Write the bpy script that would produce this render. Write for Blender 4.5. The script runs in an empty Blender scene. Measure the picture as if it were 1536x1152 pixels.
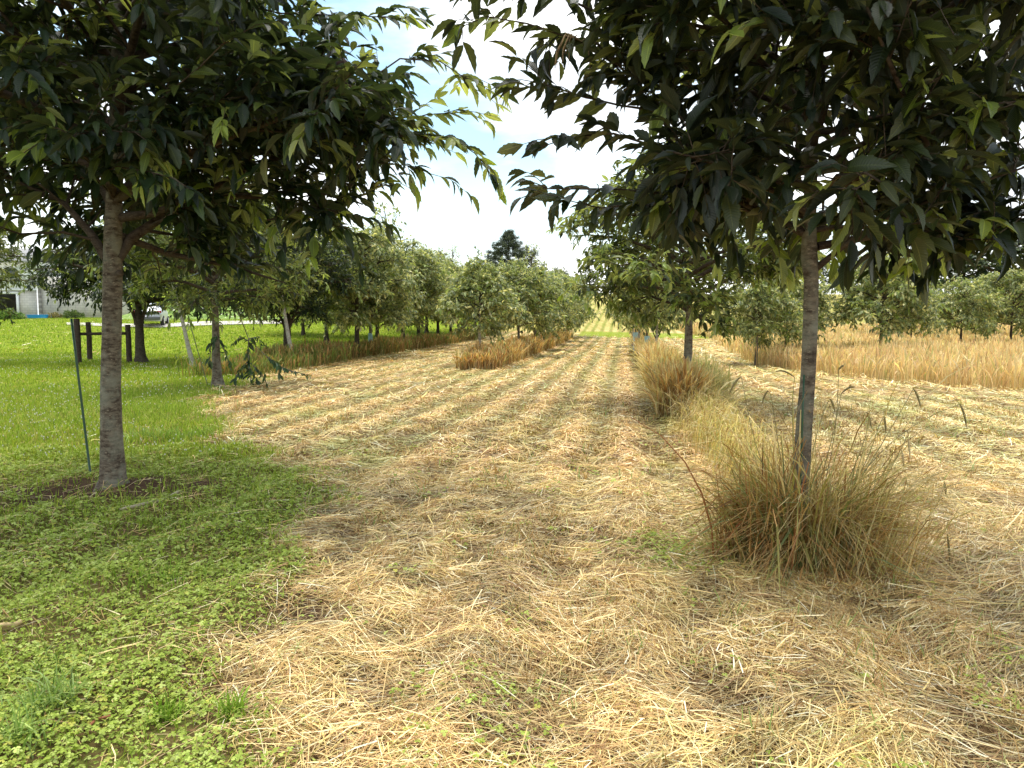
import bpy, math, random
import numpy as np
from mathutils import Vector

# ------------------------------------------------------------------ camera, sky, sun, exposure
scene = bpy.context.scene
col = scene.collection
R = math.radians
CAM_Z, PITCH, FPX = 1.6, R(5.0), 1100.0
cam_data = bpy.data.cameras.new('camera')
cam_data.sensor_width = 36.0
cam_data.lens = 36.0 * FPX / 1536.0
cam_data.clip_start = 0.05
cam_data.clip_end = 3000.0
cam = bpy.data.objects.new('camera', cam_data)
cam.location = (0, 0, CAM_Z)
cam.rotation_euler = (R(90) - PITCH, 0, 0)
col.objects.link(cam)
scene.camera = cam

SUN_EL, SUN_AZ = R(78), R(-30)        # azimuth clockwise from +Y (high, ahead and a little to the left)
world = bpy.data.worlds.new('World')
scene.world = world
world.use_nodes = True
wn, wl = world.node_tree.nodes, world.node_tree.links
wn.clear()
def W(t, **k):
    n = wn.new(t)
    for a, b in k.items(): setattr(n, a, b)
    return n
out = W('ShaderNodeOutputWorld')
bg = W('ShaderNodeBackground'); bg.inputs['Strength'].default_value = 0.10
sky = W('ShaderNodeTexSky', sky_type='NISHITA', sun_disc=False, sun_elevation=SUN_EL, sun_rotation=SUN_AZ)
sky.dust_density = 1.5
tc = W('ShaderNodeTexCoord')
mp = W('ShaderNodeMapping'); mp.inputs['Scale'].default_value = (1.0, 1.0, 3.2); mp.inputs['Location'].default_value = (0.37, 0.21, 0.13)
n1 = W('ShaderNodeTexNoise'); n1.inputs['Scale'].default_value = 2.3; n1.inputs['Detail'].default_value = 7; n1.inputs['Roughness'].default_value = 0.52
n2 = W('ShaderNodeTexNoise'); n2.inputs['Scale'].default_value = 2.6; n2.inputs['Detail'].default_value = 5
ramp = W('ShaderNodeValToRGB')
ramp.color_ramp.elements[0].position = 0.40; ramp.color_ramp.elements[0].color = (0, 0, 0, 1)
ramp.color_ramp.elements[1].position = 0.56; ramp.color_ramp.elements[1].color = (1, 1, 1, 1)
cr2 = W('ShaderNodeValToRGB')
cr2.color_ramp.elements[0].position = 0.36; cr2.color_ramp.elements[0].color = (4.5, 4.9, 5.3, 1)
cr2.color_ramp.elements[1].position = 0.72; cr2.color_ramp.elements[1].color = (11.5, 11.4, 11.2, 1)
boost = W('ShaderNodeMix', data_type='RGBA', blend_type='MULTIPLY'); boost.inputs['Factor'].default_value = 1.0
boost.inputs['B'].default_value = (1.12, 1.22, 1.06, 1)
mx = W('ShaderNodeMix', data_type='RGBA')
wl.new(tc.outputs['Generated'], mp.inputs['Vector'])
wl.new(mp.outputs['Vector'], n1.inputs['Vector']); wl.new(mp.outputs['Vector'], n2.inputs['Vector'])
wl.new(n1.outputs['Fac'], ramp.inputs['Fac']); wl.new(n2.outputs['Fac'], cr2.inputs['Fac'])
sx = W('ShaderNodeSeparateXYZ'); wl.new(tc.outputs['Generated'], sx.inputs['Vector'])
hzn = W('ShaderNodeMapRange'); hzn.inputs['From Min'].default_value = 0.04; hzn.inputs['From Max'].default_value = 0.22; hzn.inputs['To Min'].default_value = 0.8; hzn.inputs['To Max'].default_value = 0.0
wl.new(sx.outputs['Z'], hzn.inputs['Value'])
mxm = W('ShaderNodeMath', operation='MAXIMUM'); wl.new(hzn.outputs['Result'], mxm.inputs[0]); wl.new(ramp.outputs['Color'], mxm.inputs[1])
wl.new(mxm.outputs[0], mx.inputs['Factor'])
wl.new(sky.outputs['Color'], boost.inputs['A'])
wl.new(boost.outputs['Result'], mx.inputs['A']); wl.new(cr2.outputs['Color'], mx.inputs['B'])
wl.new(mx.outputs['Result'], bg.inputs['Color']); wl.new(bg.outputs['Background'], out.inputs['Surface'])

sun_d = bpy.data.lights.new('sun', 'SUN')
sun_d.energy = 1.5; sun_d.angle = R(36); sun_d.color = (1.0, 0.95, 0.86)
sun = bpy.data.objects.new('sun', sun_d)
sdir = Vector((math.sin(SUN_AZ) * math.cos(SUN_EL), math.cos(SUN_AZ) * math.cos(SUN_EL), math.sin(SUN_EL)))
sun.rotation_euler = sdir.to_track_quat('Z', 'Y').to_euler()
sun.location = (0, -20, 40)
col.objects.link(sun)
scene.view_settings.view_transform = 'Standard'
scene.view_settings.look = 'None'
scene.view_settings.exposure = 1.27
scene.view_settings.gamma = 1.0
scene.view_settings.use_curve_mapping = False
scene.cycles.max_bounces = 5
scene.cycles.diffuse_bounces = 3
scene.cycles.transmission_bounces = 3
scene.cycles.transparent_max_bounces = 4
scene.cycles.glossy_bounces = 2
scene.cycles.use_adaptive_sampling = True
scene.cycles.use_denoising = True
scene.cycles.denoiser = 'OPENIMAGEDENOISE'
scene.cycles.denoising_prefilter = 'ACCURATE'

# ------------------------------------------------------------------ helpers
NP = np.random.default_rng(7)
_tab = np.random.default_rng(3).random((16, 256, 256))
def vnoise(x, y, s=0):
    x = np.asarray(x, float); y = np.asarray(y, float)
    xi = np.floor(x).astype(int); yi = np.floor(y).astype(int)
    fx = x - xi; fy = y - yi
    fx = fx * fx * (3 - 2 * fx); fy = fy * fy * (3 - 2 * fy)
    t = _tab[s % 16]
    a = t[xi & 255, yi & 255]; b = t[(xi + 1) & 255, yi & 255]
    c = t[xi & 255, (yi + 1) & 255]; d = t[(xi + 1) & 255, (yi + 1) & 255]
    return (a * (1 - fx) + b * fx) * (1 - fy) + (c * (1 - fx) + d * fx) * fy
def fbm(x, y, s=0, o=3):
    v = 0; a = 0.5; n = 0
    for i in range(o):
        v = v + a * vnoise(x * 2 ** i, y * 2 ** i, s + i); n += a; a *= 0.5
    return v / n
def sstep(a, b, x):
    t = np.clip((np.asarray(x, float) - a) / (b - a), 0, 1)
    return t * t * (3 - 2 * t)
ROW = 0.152                                   # the rows run along (ROW, 1)
def Q(x, y): return x - ROW * y
def height(x, y):
    """large-scale lie of the land"""
    x = np.asarray(x, float); y = np.asarray(y, float)
    q = Q(x, y)
    back = 0.066 * (np.sqrt((y - 56) ** 2 + 60) + (y - 56)) / 2 * (1 - 0.45 * sstep(140, 330, y))
    left = 1.75 * sstep(24, 66, y) * sstep(9, 34, -q)
    return back * (1 - 0.9 * sstep(14, 40, -q) * (1 - sstep(60, 120, y))) + left
def relief(x, y):
    """clods and windrows"""
    q = Q(x, y)
    return 0.032 * (fbm(x * 1.6, y * 1.6, 1) - 0.5) + 0.06 * (fbm(q * 1.3, y * 0.10, 5, 2) - 0.5) + 0.035 * (vnoise(x * 5, y * 5, 9) - 0.5) + 0.035 * (0.5 + 0.5 * np.sin(2 * np.pi * (q / 0.78 + 0.22 * fbm(q * .6, y * 0.08, 6, 2)))) * (1 - sstep(-6, -10, q))
def row_wave(x, y):
    return 0.5 + 0.5 * np.sin(2 * np.pi * (Q(x, y) / 0.78 + 0.22 * fbm(Q(x, y) * .6, y * 0.08, 6, 2)))
def ground(x, y): return height(x, y) + relief(x, y)
def ray(px, py):
    u = (px - 768.0) / FPX; v = -(py - 576.0) / FPX
    d = np.array([u, math.cos(PITCH) + v * math.sin(PITCH), -math.sin(PITCH) + v * math.cos(PITCH)])
    return d / d[1]
def at(px, py, d):
    """the world point that the photograph shows at (px, py), d metres ahead"""
    return np.array([0, 0, CAM_Z]) + ray(px, py) * d
def hit(px, py, dmax=260):
    r = ray(px, py); d = 1.5
    while d < dmax:
        p = np.array([0, 0, CAM_Z]) + r * d
        if p[2] <= float(height(p[0], p[1])): return p
        d += 0.04 if d < 60 else 0.3
    return np.array([0, 0, CAM_Z]) + r * dmax

def mesh_np(name, V, F, mat, cols=None, uv=None, smooth=False):
    """one mesh from numpy arrays: V (n,3), F (m,4) quads"""
    me = bpy.data.meshes.new(name)
    V = np.ascontiguousarray(V, np.float32); F = np.ascontiguousarray(F, np.int32)
    k = F.shape[1]
    me.vertices.add(len(V)); me.vertices.foreach_set('co', V.ravel())
    me.loops.add(F.size); me.loops.foreach_set('vertex_index', F.ravel())
    me.polygons.add(len(F))
    me.polygons.foreach_set('loop_start', np.arange(0, F.size, k, dtype=np.int32))
    if smooth: me.polygons.foreach_set('use_smooth', np.ones(len(F), bool))
    if cols is not None:
        c = np.ones((len(V), 4), np.float32); c[:, :3] = cols
        a = me.attributes.new('tint', 'FLOAT_COLOR', 'POINT'); a.data.foreach_set('color', c.ravel())
    if uv is not None:
        u = me.uv_layers.new(name='UVMap'); u.data.foreach_set('uv', np.ascontiguousarray(uv[F.ravel()], np.float32).ravel())
    me.update(calc_edges=True)
    if mat: me.materials.append(mat)
    return me
def link(name, me, parent=None, loc=None):
    o = bpy.data.objects.new(name, me); col.objects.link(o)
    if parent: o.parent = parent
    if loc is not None: o.location = loc
    return o
def tag(o, label=None, cat=None, group=None, kind=None):
    if label: o['label'] = label
    if cat: o['category'] = cat
    if group: o['group'] = group
    if kind: o['kind'] = kind
    return o
def empty(name, loc, label, cat, group=None, rz=0.0):
    o = bpy.data.objects.new(name, None); o.empty_display_size = 0.2
    o.location = loc; o.rotation_euler = (0, 0, rz); col.objects.link(o)
    return tag(o, label, cat, group)

class MB:
    """collects boxes, tubes and so on into one mesh (quads; a triangle repeats no vertex: boxes and tubes only)"""
    def __init__(s): s.V = []; s.F = []; s.n = 0
    def add(s, V, F):
        s.V.append(np.asarray(V, float)); s.F.append(np.asarray(F, int) + s.n); s.n += len(V)
    def tube(s, pts, rad, sides=6, cap=True, rough=0.0, seed=0, lobes=0.0):
        P = np.asarray(pts, float); K = len(P); rad = np.broadcast_to(np.asarray(rad, float), (K,))
        T = np.gradient(P, axis=0); T /= np.linalg.norm(T, axis=1)[:, None] + 1e-9
        ref = np.array([1.0, 0, 0]) if abs(T[:, 2]).mean() > 0.7 else np.array([0, 0, 1.0])
        S = np.cross(T, ref); S /= np.linalg.norm(S, axis=1)[:, None] + 1e-9
        U = np.cross(S, T)
        a = np.linspace(0, 2 * np.pi, sides, endpoint=False)
        rr = rad[:, None] * np.ones(sides)
        if rough:
            rr = rr * (1 + rough * (vnoise(a[None, :] * 1.5 + seed, np.linalg.norm(P, axis=1)[:, None] * 5, 2) - 0.5))
        if lobes:
            hz_ = (P[:, 2] - P[:, 2].min())[:, None]
            rr = rr * (1 + lobes * np.exp(-hz_ / .14) * (np.cos(5 * a[None] + .7) * .6 + np.cos(3 * a[None] + 2) * .4))
        V = P[:, None, :] + rr[..., None] * (np.cos(a)[None, :, None] * S[:, None, :] + np.sin(a)[None, :, None] * U[:, None, :])
        F = [(i * sides + j, i * sides + (j + 1) % sides, (i + 1) * sides + (j + 1) % sides, (i + 1) * sides + j) for i in range(K - 1) for j in range(sides)]
        V = V.reshape(-1, 3)
        if cap and sides % 2 == 0:
            for o in (0, (K - 1) * sides):
                for j in range(sides // 2 - 1):
                    F.append((o + j, o + j + 1, o + sides - 2 - j, o + sides - 1 - j))
        s.add(V, F)
    def box(s, c, size, rz=0.0, bev=0.0):
        x, y, z = np.asarray(size, float) / 2
        V = np.array([(i, j, k) for i in (-x, x) for j in (-y, y) for k in (-z, z)])
        cs, sn = math.cos(rz), math.sin(rz)
        V = np.stack([V[:, 0] * cs - V[:, 1] * sn, V[:, 0] * sn + V[:, 1] * cs, V[:, 2]], 1) + np.asarray(c, float)
        s.add(V, [(0, 1, 3, 2), (4, 6, 7, 5), (0, 4, 5, 1), (2, 3, 7, 6), (0, 2, 6, 4), (1, 5, 7, 3)])
    def quad(s, a, b, c, d): s.add([a, b, c, d], [(0, 1, 2, 3)])
    def mesh(s, name, mat, smooth=False): return mesh_np(name, np.concatenate(s.V), np.concatenate(s.F), mat, smooth=smooth)
    def build(s, name, mat, parent=None, smooth=False, loc=None, bevel=0.0):
        o = link(name, s.mesh(name, mat, smooth), parent, loc)
        if bevel:
            m = o.modifiers.new('bevel', 'BEVEL'); m.width = bevel; m.segments = 2; m.limit_method = 'ANGLE'
        return o

def ribbons(P, S, Wd, C, cup=None):
    """P (N,K,3) spines, S (N,3) or (N,K,3) side vectors, Wd (N,K) half widths, C (N,3) or (N,K,3) colours"""
    N, K = P.shape[:2]
    if S.ndim == 2: S = np.repeat(S[:, None, :], K, 1)
    if C.ndim == 2: C = np.repeat(C[:, None, :], K, 1)
    V = np.stack([P - S * Wd[..., None], P + S * Wd[..., None]], 2).reshape(-1, 3)
    Cc = np.repeat(C[:, :, None, :], 2, 2).reshape(-1, 3)
    b = (np.arange(N) * K * 2)[:, None] + (np.arange(K - 1) * 2)[None, :]
    F = np.stack([b, b + 1, b + 3, b + 2], -1).reshape(-1, 4)
    return V, F, Cc
def merge(parts):
    V, F, C, n = [], [], [], 0
    for v, f, c in parts:
        V.append(v); F.append(f + n); C.append(c); n += len(v)
    return np.concatenate(V), np.concatenate(F), np.concatenate(C)
def pick(pal, n, rng=NP, p=None, jit=0.14):
    pal = np.asarray(pal, float)
    c = pal[rng.choice(len(pal), n, p=p)]
    return c * (1 + jit * rng.standard_normal((n, 1))).clip(0.5, 1.6)

# ------------------------------------------------------------------ materials
def new_mat(name):
    m = bpy.data.materials.new(name); m.use_nodes = True
    nt = m.node_tree
    return m, nt, nt.nodes, nt.links, nt.nodes['Principled BSDF'], nt.nodes['Material Output']
def plain(name, c, rough=0.6, noise=0.25, scale=8.0, metal=0.0, bump=0.0):
    m, nt, N, L, b, o = new_mat(name)
    b.inputs['Roughness'].default_value = rough; b.inputs['Metallic'].default_value = metal
    t = N.new('ShaderNodeTexCoord'); n = N.new('ShaderNodeTexNoise'); n.inputs['Scale'].default_value = scale; n.inputs['Detail'].default_value = 6
    r = N.new('ShaderNodeValToRGB'); r.color_ramp.elements[0].position = 0.3; r.color_ramp.elements[1].position = 0.7
    r.color_ramp.elements[0].color = (*[x * (1 - noise) for x in c], 1); r.color_ramp.elements[1].color = (*[min(1, x * (1 + noise)) for x in c], 1)
    L.new(t.outputs['Object'], n.inputs['Vector']); L.new(n.outputs['Fac'], r.inputs['Fac']); L.new(r.outputs['Color'], b.inputs['Base Color'])
    if bump:
        bp = N.new('ShaderNodeBump'); bp.inputs['Strength'].default_value = bump; bp.inputs['Distance'].default_value = 0.01
        L.new(n.outputs['Fac'], bp.inputs['Height']); L.new(bp.outputs['Normal'], b.inputs['Normal'])
    return m
def blade_mat(name, trans=0.25, rough=0.6, spec=0.2, warm=(1.15, 1.2, 0.6)):
    m, nt, N, L, b, o = new_mat(name)
    a = N.new('ShaderNodeAttribute'); a.attribute_name = 'tint'
    b.inputs['Roughness'].default_value = rough; b.inputs['Specular IOR Level'].default_value = spec
    L.new(a.outputs['Color'], b.inputs['Base Color'])
    tr = N.new('ShaderNodeBsdfTranslucent'); mu = N.new('ShaderNodeMix'); mu.data_type = 'RGBA'; mu.blend_type = 'MULTIPLY'
    mu.inputs['Factor'].default_value = 1; mu.inputs['B'].default_value = (*warm, 1)
    L.new(a.outputs['Color'], mu.inputs['A']); L.new(mu.outputs['Result'], tr.inputs['Color'])
    ms = N.new('ShaderNodeMixShader'); ms.inputs['Fac'].default_value = trans
    L.new(b.outputs['BSDF'], ms.inputs[1]); L.new(tr.outputs['BSDF'], ms.inputs[2]); L.new(ms.outputs['Shader'], o.inputs['Surface'])
    return m
def leaf_mat(name, trans=0.34, veins=True):
    m, nt, N, L, b, o = new_mat(name)
    a = N.new('ShaderNodeAttribute'); a.attribute_name = 'tint'
    b.inputs['Roughness'].default_value = 0.40; b.inputs['Specular IOR Level'].default_value = 0.5
    geo = N.new('ShaderNodeNewGeometry')
    und = N.new('ShaderNodeMix'); und.data_type = 'RGBA'; und.blend_type = 'MIX'
    hs = N.new('ShaderNodeHueSaturation'); hs.inputs['Saturation'].default_value = 0.72; hs.inputs['Value'].default_value = 1.45; hs.inputs['Hue'].default_value = 0.485
    L.new(a.outputs['Color'], hs.inputs['Color'])
    L.new(geo.outputs['Backfacing'], und.inputs['Factor']); L.new(a.outputs['Color'], und.inputs['A']); L.new(hs.outputs['Color'], und.inputs['B'])
    colr = und.outputs['Result']
    if veins:
        uv = N.new('ShaderNodeUVMap'); sp = N.new('ShaderNodeSeparateXYZ'); L.new(uv.outputs['UV'], sp.inputs['Vector'])
        def M(op, x, y=None):
            n = N.new('ShaderNodeMath'); n.operation = op
            for i, v in enumerate((x, y)):
                if v is None: continue
                if isinstance(v, (int, float)): n.inputs[i].default_value = v
                else: L.new(v, n.inputs[i])
            return n.outputs[0]
        ax = M('ABSOLUTE', M('SUBTRACT', sp.outputs['X'], 0.5))
        ph = M('SUBTRACT', sp.outputs['Y'], M('MULTIPLY', ax, 0.28))
        w = M('ABSOLUTE', M('SINE', M('MULTIPLY', ph, 3.14159 * 15)))
        vein = M('LESS_THAN', w, 0.22)
        mid = M('LESS_THAN', ax, 0.035)
        vv = M('MAXIMUM', M('MULTIPLY', vein, 0.35), M('MULTIPLY', mid, 0.8))
        lt = N.new('ShaderNodeMix'); lt.data_type = 'RGBA'
        lb = N.new('ShaderNodeMix'); lb.data_type = 'RGBA'; lb.blend_type = 'MULTIPLY'; lb.inputs['Factor'].default_value = 1; lb.inputs['B'].default_value = (2.2, 2.0, 1.7, 1)
        L.new(colr, lb.inputs['A']); L.new(vv, lt.inputs['Factor']); L.new(colr, lt.inputs['A']); L.new(lb.outputs['Result'], lt.inputs['B'])
        colr = lt.outputs['Result']
        bp = N.new('ShaderNodeBump'); bp.inputs['Strength'].default_value = 0.35; bp.inputs['Distance'].default_value = 0.004
        L.new(w, bp.inputs['Height']); L.new(bp.outputs['Normal'], b.inputs['Normal'])
    L.new(colr, b.inputs['Base Color'])
    tr = N.new('ShaderNodeBsdfTranslucent'); mu = N.new('ShaderNodeMix'); mu.data_type = 'RGBA'; mu.blend_type = 'MULTIPLY'
    mu.inputs['Factor'].default_value = 1; mu.inputs['B'].default_value = (1.9, 1.9, 0.8, 1)
    L.new(colr, mu.inputs['A']); L.new(mu.outputs['Result'], tr.inputs['Color'])
    ms = N.new('ShaderNodeMixShader'); ms.inputs['Fac'].default_value = trans
    L.new(b.outputs['BSDF'], ms.inputs[1]); L.new(tr.outputs['BSDF'], ms.inputs[2]); L.new(ms.outputs['Shader'], o.inputs['Surface'])
    return m
def bark_mat(name, dark, pale, lichen, amount=0.5, band=11.0):
    m, nt, N, L, b, o = new_mat(name)
    b.inputs['Roughness'].default_value = 0.85; b.inputs['Specular IOR Level'].default_value = 0.15
    t = N.new('ShaderNodeTexCoord')
    def noise(scale, vec=(1, 1, 1), det=5, rough=0.6):
        mpn = N.new('ShaderNodeMapping'); mpn.inputs['Scale'].default_value = vec
        n = N.new('ShaderNodeTexNoise'); n.inputs['Scale'].default_value = scale; n.inputs['Detail'].default_value = det; n.inputs['Roughness'].default_value = rough
        L.new(t.outputs['Object'], mpn.inputs['Vector']); L.new(mpn.outputs['Vector'], n.inputs['Vector']); return n
    def rmp(n, p0, p1, c0, c1):
        r = N.new('ShaderNodeValToRGB'); e = r.color_ramp.elements
        e[0].position, e[1].position = p0, p1; e[0].color = (*c0, 1); e[1].color = (*c1, 1)
        L.new(n.outputs['Fac'], r.inputs['Fac']); return r
    bands = noise(20.0, (0.55, 0.55, band / 7), 6, 0.7)
    big = noise(7.0, (1, 1, 0.8), 5)
    spots = noise(46.0, (0.7, 0.7, 1.7), 3)
    base = rmp(bands, 0.40, 0.62, dark, pale)
    lm = rmp(big, 0.45, 0.62, (0, 0, 0), (amount,) * 3)
    mix1 = N.new('ShaderNodeMix'); mix1.data_type = 'RGBA'; mix1.inputs['B'].default_value = (*lichen, 1)
    sm = rmp(spots, 0.60, 0.66, (0, 0, 0), (0.7,) * 3)
    mix2 = N.new('ShaderNodeMix'); mix2.data_type = 'RGBA'; mix2.inputs['B'].default_value = (*[min(1, x * 1.6) for x in pale], 1)
    L.new(lm.outputs['Color'], mix1.inputs['Factor']); L.new(base.outputs['Color'], mix1.inputs['A'])
    L.new(sm.outputs['Color'], mix2.inputs['Factor']); L.new(mix1.outputs['Result'], mix2.inputs['A'])
    L.new(mix2.outputs['Result'], b.inputs['Base Color'])
    bp = N.new('ShaderNodeBump'); bp.inputs['Strength'].default_value = 0.8; bp.inputs['Distance'].default_value = 0.012
    L.new(bands.outputs['Fac'], bp.inputs['Height']); L.new(bp.outputs['Normal'], b.inputs['Normal'])
    return m
M_leaf = leaf_mat('chestnut_leaf')
M_leaf2 = leaf_mat('orchard_leaf', 0.30, veins=False)
M_leaf2.node_tree.nodes['Principled BSDF'].inputs['Specular IOR Level'].default_value = 0.3
M_bark = bark_mat('chestnut_bark', (0.06, 0.042, 0.03), (0.20, 0.165, 0.12), (0.25, 0.25, 0.19), 0.65)
M_bark_dark = bark_mat('dark_bark', (0.035, 0.027, 0.02), (0.09, 0.07, 0.052), (0.11, 0.1, 0.075), 0.4)
M_bark_pale = bark_mat('pale_bark', (0.22, 0.19, 0.15), (0.42, 0.39, 0.32), (0.4, 0.4, 0.33), 0.4)
M_straw = blade_mat('straw', 0.12, 0.5, 0.25)
M_grass = blade_mat('grass', 0.3)
M_dry = blade_mat('dry_grass', 0.36)

# ------------------------------------------------------------------ lawn / hay boundary and ground masks
_b = [(400, 1200), (385, 1152), (345, 1040), (395, 960), (430, 900), (435, 850), (455, 800), (520, 745), (480, 715), (385, 690), (340, 660), (322, 625), (312, 600), (330, 585), (400, 566)]
_bw = np.array([hit(*p)[:2] for p in _b])
_ys = np.concatenate([[0.0], _bw[:, 1], [22.5, 24.5, 60.0, 400.0]])
_xs = np.concatenate([[-1.0], _bw[:, 0], [-8.0, -11.9 + ROW * 24.5, -12.1 + ROW * 60, -12.1 + ROW * 400]])
_o = np.argsort(_ys); _ys, _xs = _ys[_o], _xs[_o]
def lawn(x, y):
    """1 on the clover lawn, 0 on the mown hay"""
    xb = np.interp(y, _ys, _xs)
    w = 0.10 + 0.035 * np.clip(y, 0, 14)
    e = (fbm(x * 1.3, y * 1.3, 4) - 0.5) * (0.5 + 0.06 * np.clip(y, 0, 14)) + (vnoise(x * 6, y * 6, 8) - 0.5) * 0.22
    m = sstep(-w, w, xb - x + e)
    far = sstep(-1.5, 1.0, y - 56 + 0.35 * Q(x, y) + 2.0 * (fbm(x * .2, y * .2, 3) - .5)) * (1 - sstep(61.5, 64, y + 0.35 * Q(x, y)))
    m = np.maximum(m, far * sstep(-4.5, -3.0, Q(x, y)) * 0.9)
    m = np.maximum(m, 0.42 * sstep(62, 66, y))
    return m
TREE_L = hit(168, 735); TREE_R = hit(1197, 842)
def soil(x, y):
    """bare earth: round the near trunk, and the scalped patch at the lawn's edge"""
    a = np.exp(-(((x - TREE_L[0] + .2) / 1.7) ** 2 + ((y - TREE_L[1] + .1) / 0.8) ** 2))
    a = sstep(0.62, 0.95, a * .62 + 0.75 * (0.5 * fbm(x * 2.3, y * 3.2, 6) + .5 * vnoise(x * 7, y * 9, 2)))
    p = hit(480, 900); q = hit(470, 1000)
    b = 0.8 * np.exp(-(((x - p[0]) / 0.33) ** 2 + ((y - p[1]) / 0.8) ** 2)) * sstep(0.3, 0.6, fbm(x * 3, y * 3, 2))
    return np.clip(a * .95 + b, 0, 1)
def streak(x, y): return fbm(Q(x, y) * 1.15, y * 0.07, 11, 3)

# ground sheet: fine near the camera, coarse far away, out past the horizon
def spaced(lim, d0, g):
    v = [0.0]; d = d0
    while v[-1] < lim: v.append(v[-1] + d); d *= g
    return np.array(v)
px_ = spaced(900, 0.06, 1.03); gx = np.concatenate([-px_[:0:-1], px_])
gy = np.concatenate([-spaced(30, 0.3, 1.3)[:0:-1] + 1.5, spaced(1200, 0.05, 1.0155) + 1.5])
X, Y = np.meshgrid(gx, gy)
Zt = height(X, Y) + relief(X, Y) * (1 - sstep(30, 90, Y))
nV = X.size; nx = len(gx); ny = len(gy)
idx = np.arange(nV).reshape(ny, nx)
Fg = np.stack([idx[:-1, :-1], idx[:-1, 1:], idx[1:, 1:], idx[1:, :-1]], -1).reshape(-1, 4)
msk = np.stack([lawn(X, Y), soil(X, Y), streak(X, Y)], -1).reshape(-1, 3)
def ground_mat():
    m, nt, N, L, b, o = new_mat('ground')
    b.inputs['Roughness'].default_value = 0.95; b.inputs['Specular IOR Level'].default_value = 0.05
    a = N.new('ShaderNodeAttribute'); a.attribute_name = 'tint'
    sp = N.new('ShaderNodeSeparateColor'); L.new(a.outputs['Color'], sp.inputs['Color'])
    t = N.new('ShaderNodeTexCoord')
    def noise(scale, vec=(1, 1, 1), det=6, rot=0.0, rough=0.6):
        mpn = N.new('ShaderNodeMapping'); mpn.inputs['Scale'].default_value = vec; mpn.inputs['Rotation'].default_value = (0, 0, rot)
        n = N.new('ShaderNodeTexNoise'); n.inputs['Scale'].default_value = scale; n.inputs['Detail'].default_value = det; n.inputs['Roughness'].default_value = rough
        L.new(t.outputs['Object'], mpn.inputs['Vector']); L.new(mpn.outputs['Vector'], n.inputs['Vector']); return n.outputs['Fac']
    def rmp(f, stops):
        r = N.new('ShaderNodeValToRGB'); e = r.color_ramp.elements
        while len(e) < len(stops): e.new(0.5)
        for k, (p, c) in zip(e, stops): k.position = p; k.color = (*c, 1)
        L.new(f, r.inputs['Fac']); return r.outputs['Color']
    def mix(f, A, B, bt='MIX'):
        n = N.new('ShaderNodeMix'); n.data_type = 'RGBA'; n.blend_type = bt
        if isinstance(f, float): n.inputs['Factor'].default_value = f
        else: L.new(f, n.inputs['Factor'])
        for s, v in (('A', A), ('B', B)):
            if isinstance(v, tuple): n.inputs[s].default_value = (*v, 1)
            else: L.new(v, n.inputs[s])
        return n.outputs['Result']
    fine = noise(22.0, det=8, rough=0.75)
    hay = rmp(fine, [(0.30, (0.24, 0.14, 0.065)), (0.45, (0.55, 0.39, 0.19)), (0.62, (0.74, 0.57, 0.31))])
    red = noise(0.25, det=3)
    hay = mix(rmp(red, [(0.45, (0, 0, 0)), (0.65, (0.22, 0.22, 0.22))]), hay, mix(1.0, hay, (1.05, 0.86, 0.72), 'MULTIPLY'))
    st = noise(1.0, (1.15, 0.05, 1), 5, 0.1508)
    grn = rmp(st, [(0.50, (0, 0, 0)), (0.68, (0.55, 0.55, 0.55))])
    patch = noise(0.9, det=4)
    grn2 = mix(1.0, grn, rmp(patch, [(0.38, (0.15,) * 3), (0.62, (1, 1, 1))]), 'MULTIPLY')
    hay = mix(grn2, hay, (0.30, 0.36, 0.07))
    st2 = noise(2.6, (1.0, 0.035, 1), 3, 0.1508)
    hay = mix(1.0, hay, rmp(st2, [(0.35, (0.72, 0.66, 0.6)), (0.6, (1.08, 1.08, 1.08))]), 'MULTIPLY')
    sx_ = N.new('ShaderNodeSeparateXYZ'); L.new(t.outputs['Object'], sx_.inputs['Vector'])
    def MM(op, a_, b_):
        n_ = N.new('ShaderNodeMath'); n_.operation = op
        for i_, v_ in enumerate((a_, b_)):
            if isinstance(v_, float): n_.inputs[i_].default_value = v_
            elif v_ is not None: L.new(v_, n_.inputs[i_])
        return n_.outputs[0]
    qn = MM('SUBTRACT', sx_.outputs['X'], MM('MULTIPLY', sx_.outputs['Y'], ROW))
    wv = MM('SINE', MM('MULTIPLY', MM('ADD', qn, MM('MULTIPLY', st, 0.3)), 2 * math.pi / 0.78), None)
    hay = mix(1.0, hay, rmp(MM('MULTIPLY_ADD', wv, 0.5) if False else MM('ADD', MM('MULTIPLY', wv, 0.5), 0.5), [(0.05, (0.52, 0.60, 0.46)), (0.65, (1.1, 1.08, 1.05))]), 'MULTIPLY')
    g1 = noise(14.0, det=8, rough=0.75); g2 = noise(0.35, det=4)
    lw = rmp(g1, [(0.28, (0.08, 0.12, 0.012)), (0.5, (0.21, 0.28, 0.022)), (0.7, (0.33, 0.39, 0.045))])
    lw = mix(rmp(g2, [(0.4, (0, 0, 0)), (0.7, (0.5,) * 3)]), lw, mix(1.0, lw, (1.15, 1.02, 0.85), 'MULTIPLY'))
    sl = rmp(noise(30.0, det=8), [(0.3, (0.045, 0.026, 0.017)), (0.7, (0.15, 0.085, 0.055))])
    # under the loose straw and the clover the bed is thatch and earth
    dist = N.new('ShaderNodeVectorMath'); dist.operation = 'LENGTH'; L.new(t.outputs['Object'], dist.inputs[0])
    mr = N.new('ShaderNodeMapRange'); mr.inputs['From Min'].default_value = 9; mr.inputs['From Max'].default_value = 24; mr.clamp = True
    L.new(dist.outputs['Value'], mr.inputs['Value'])
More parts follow.
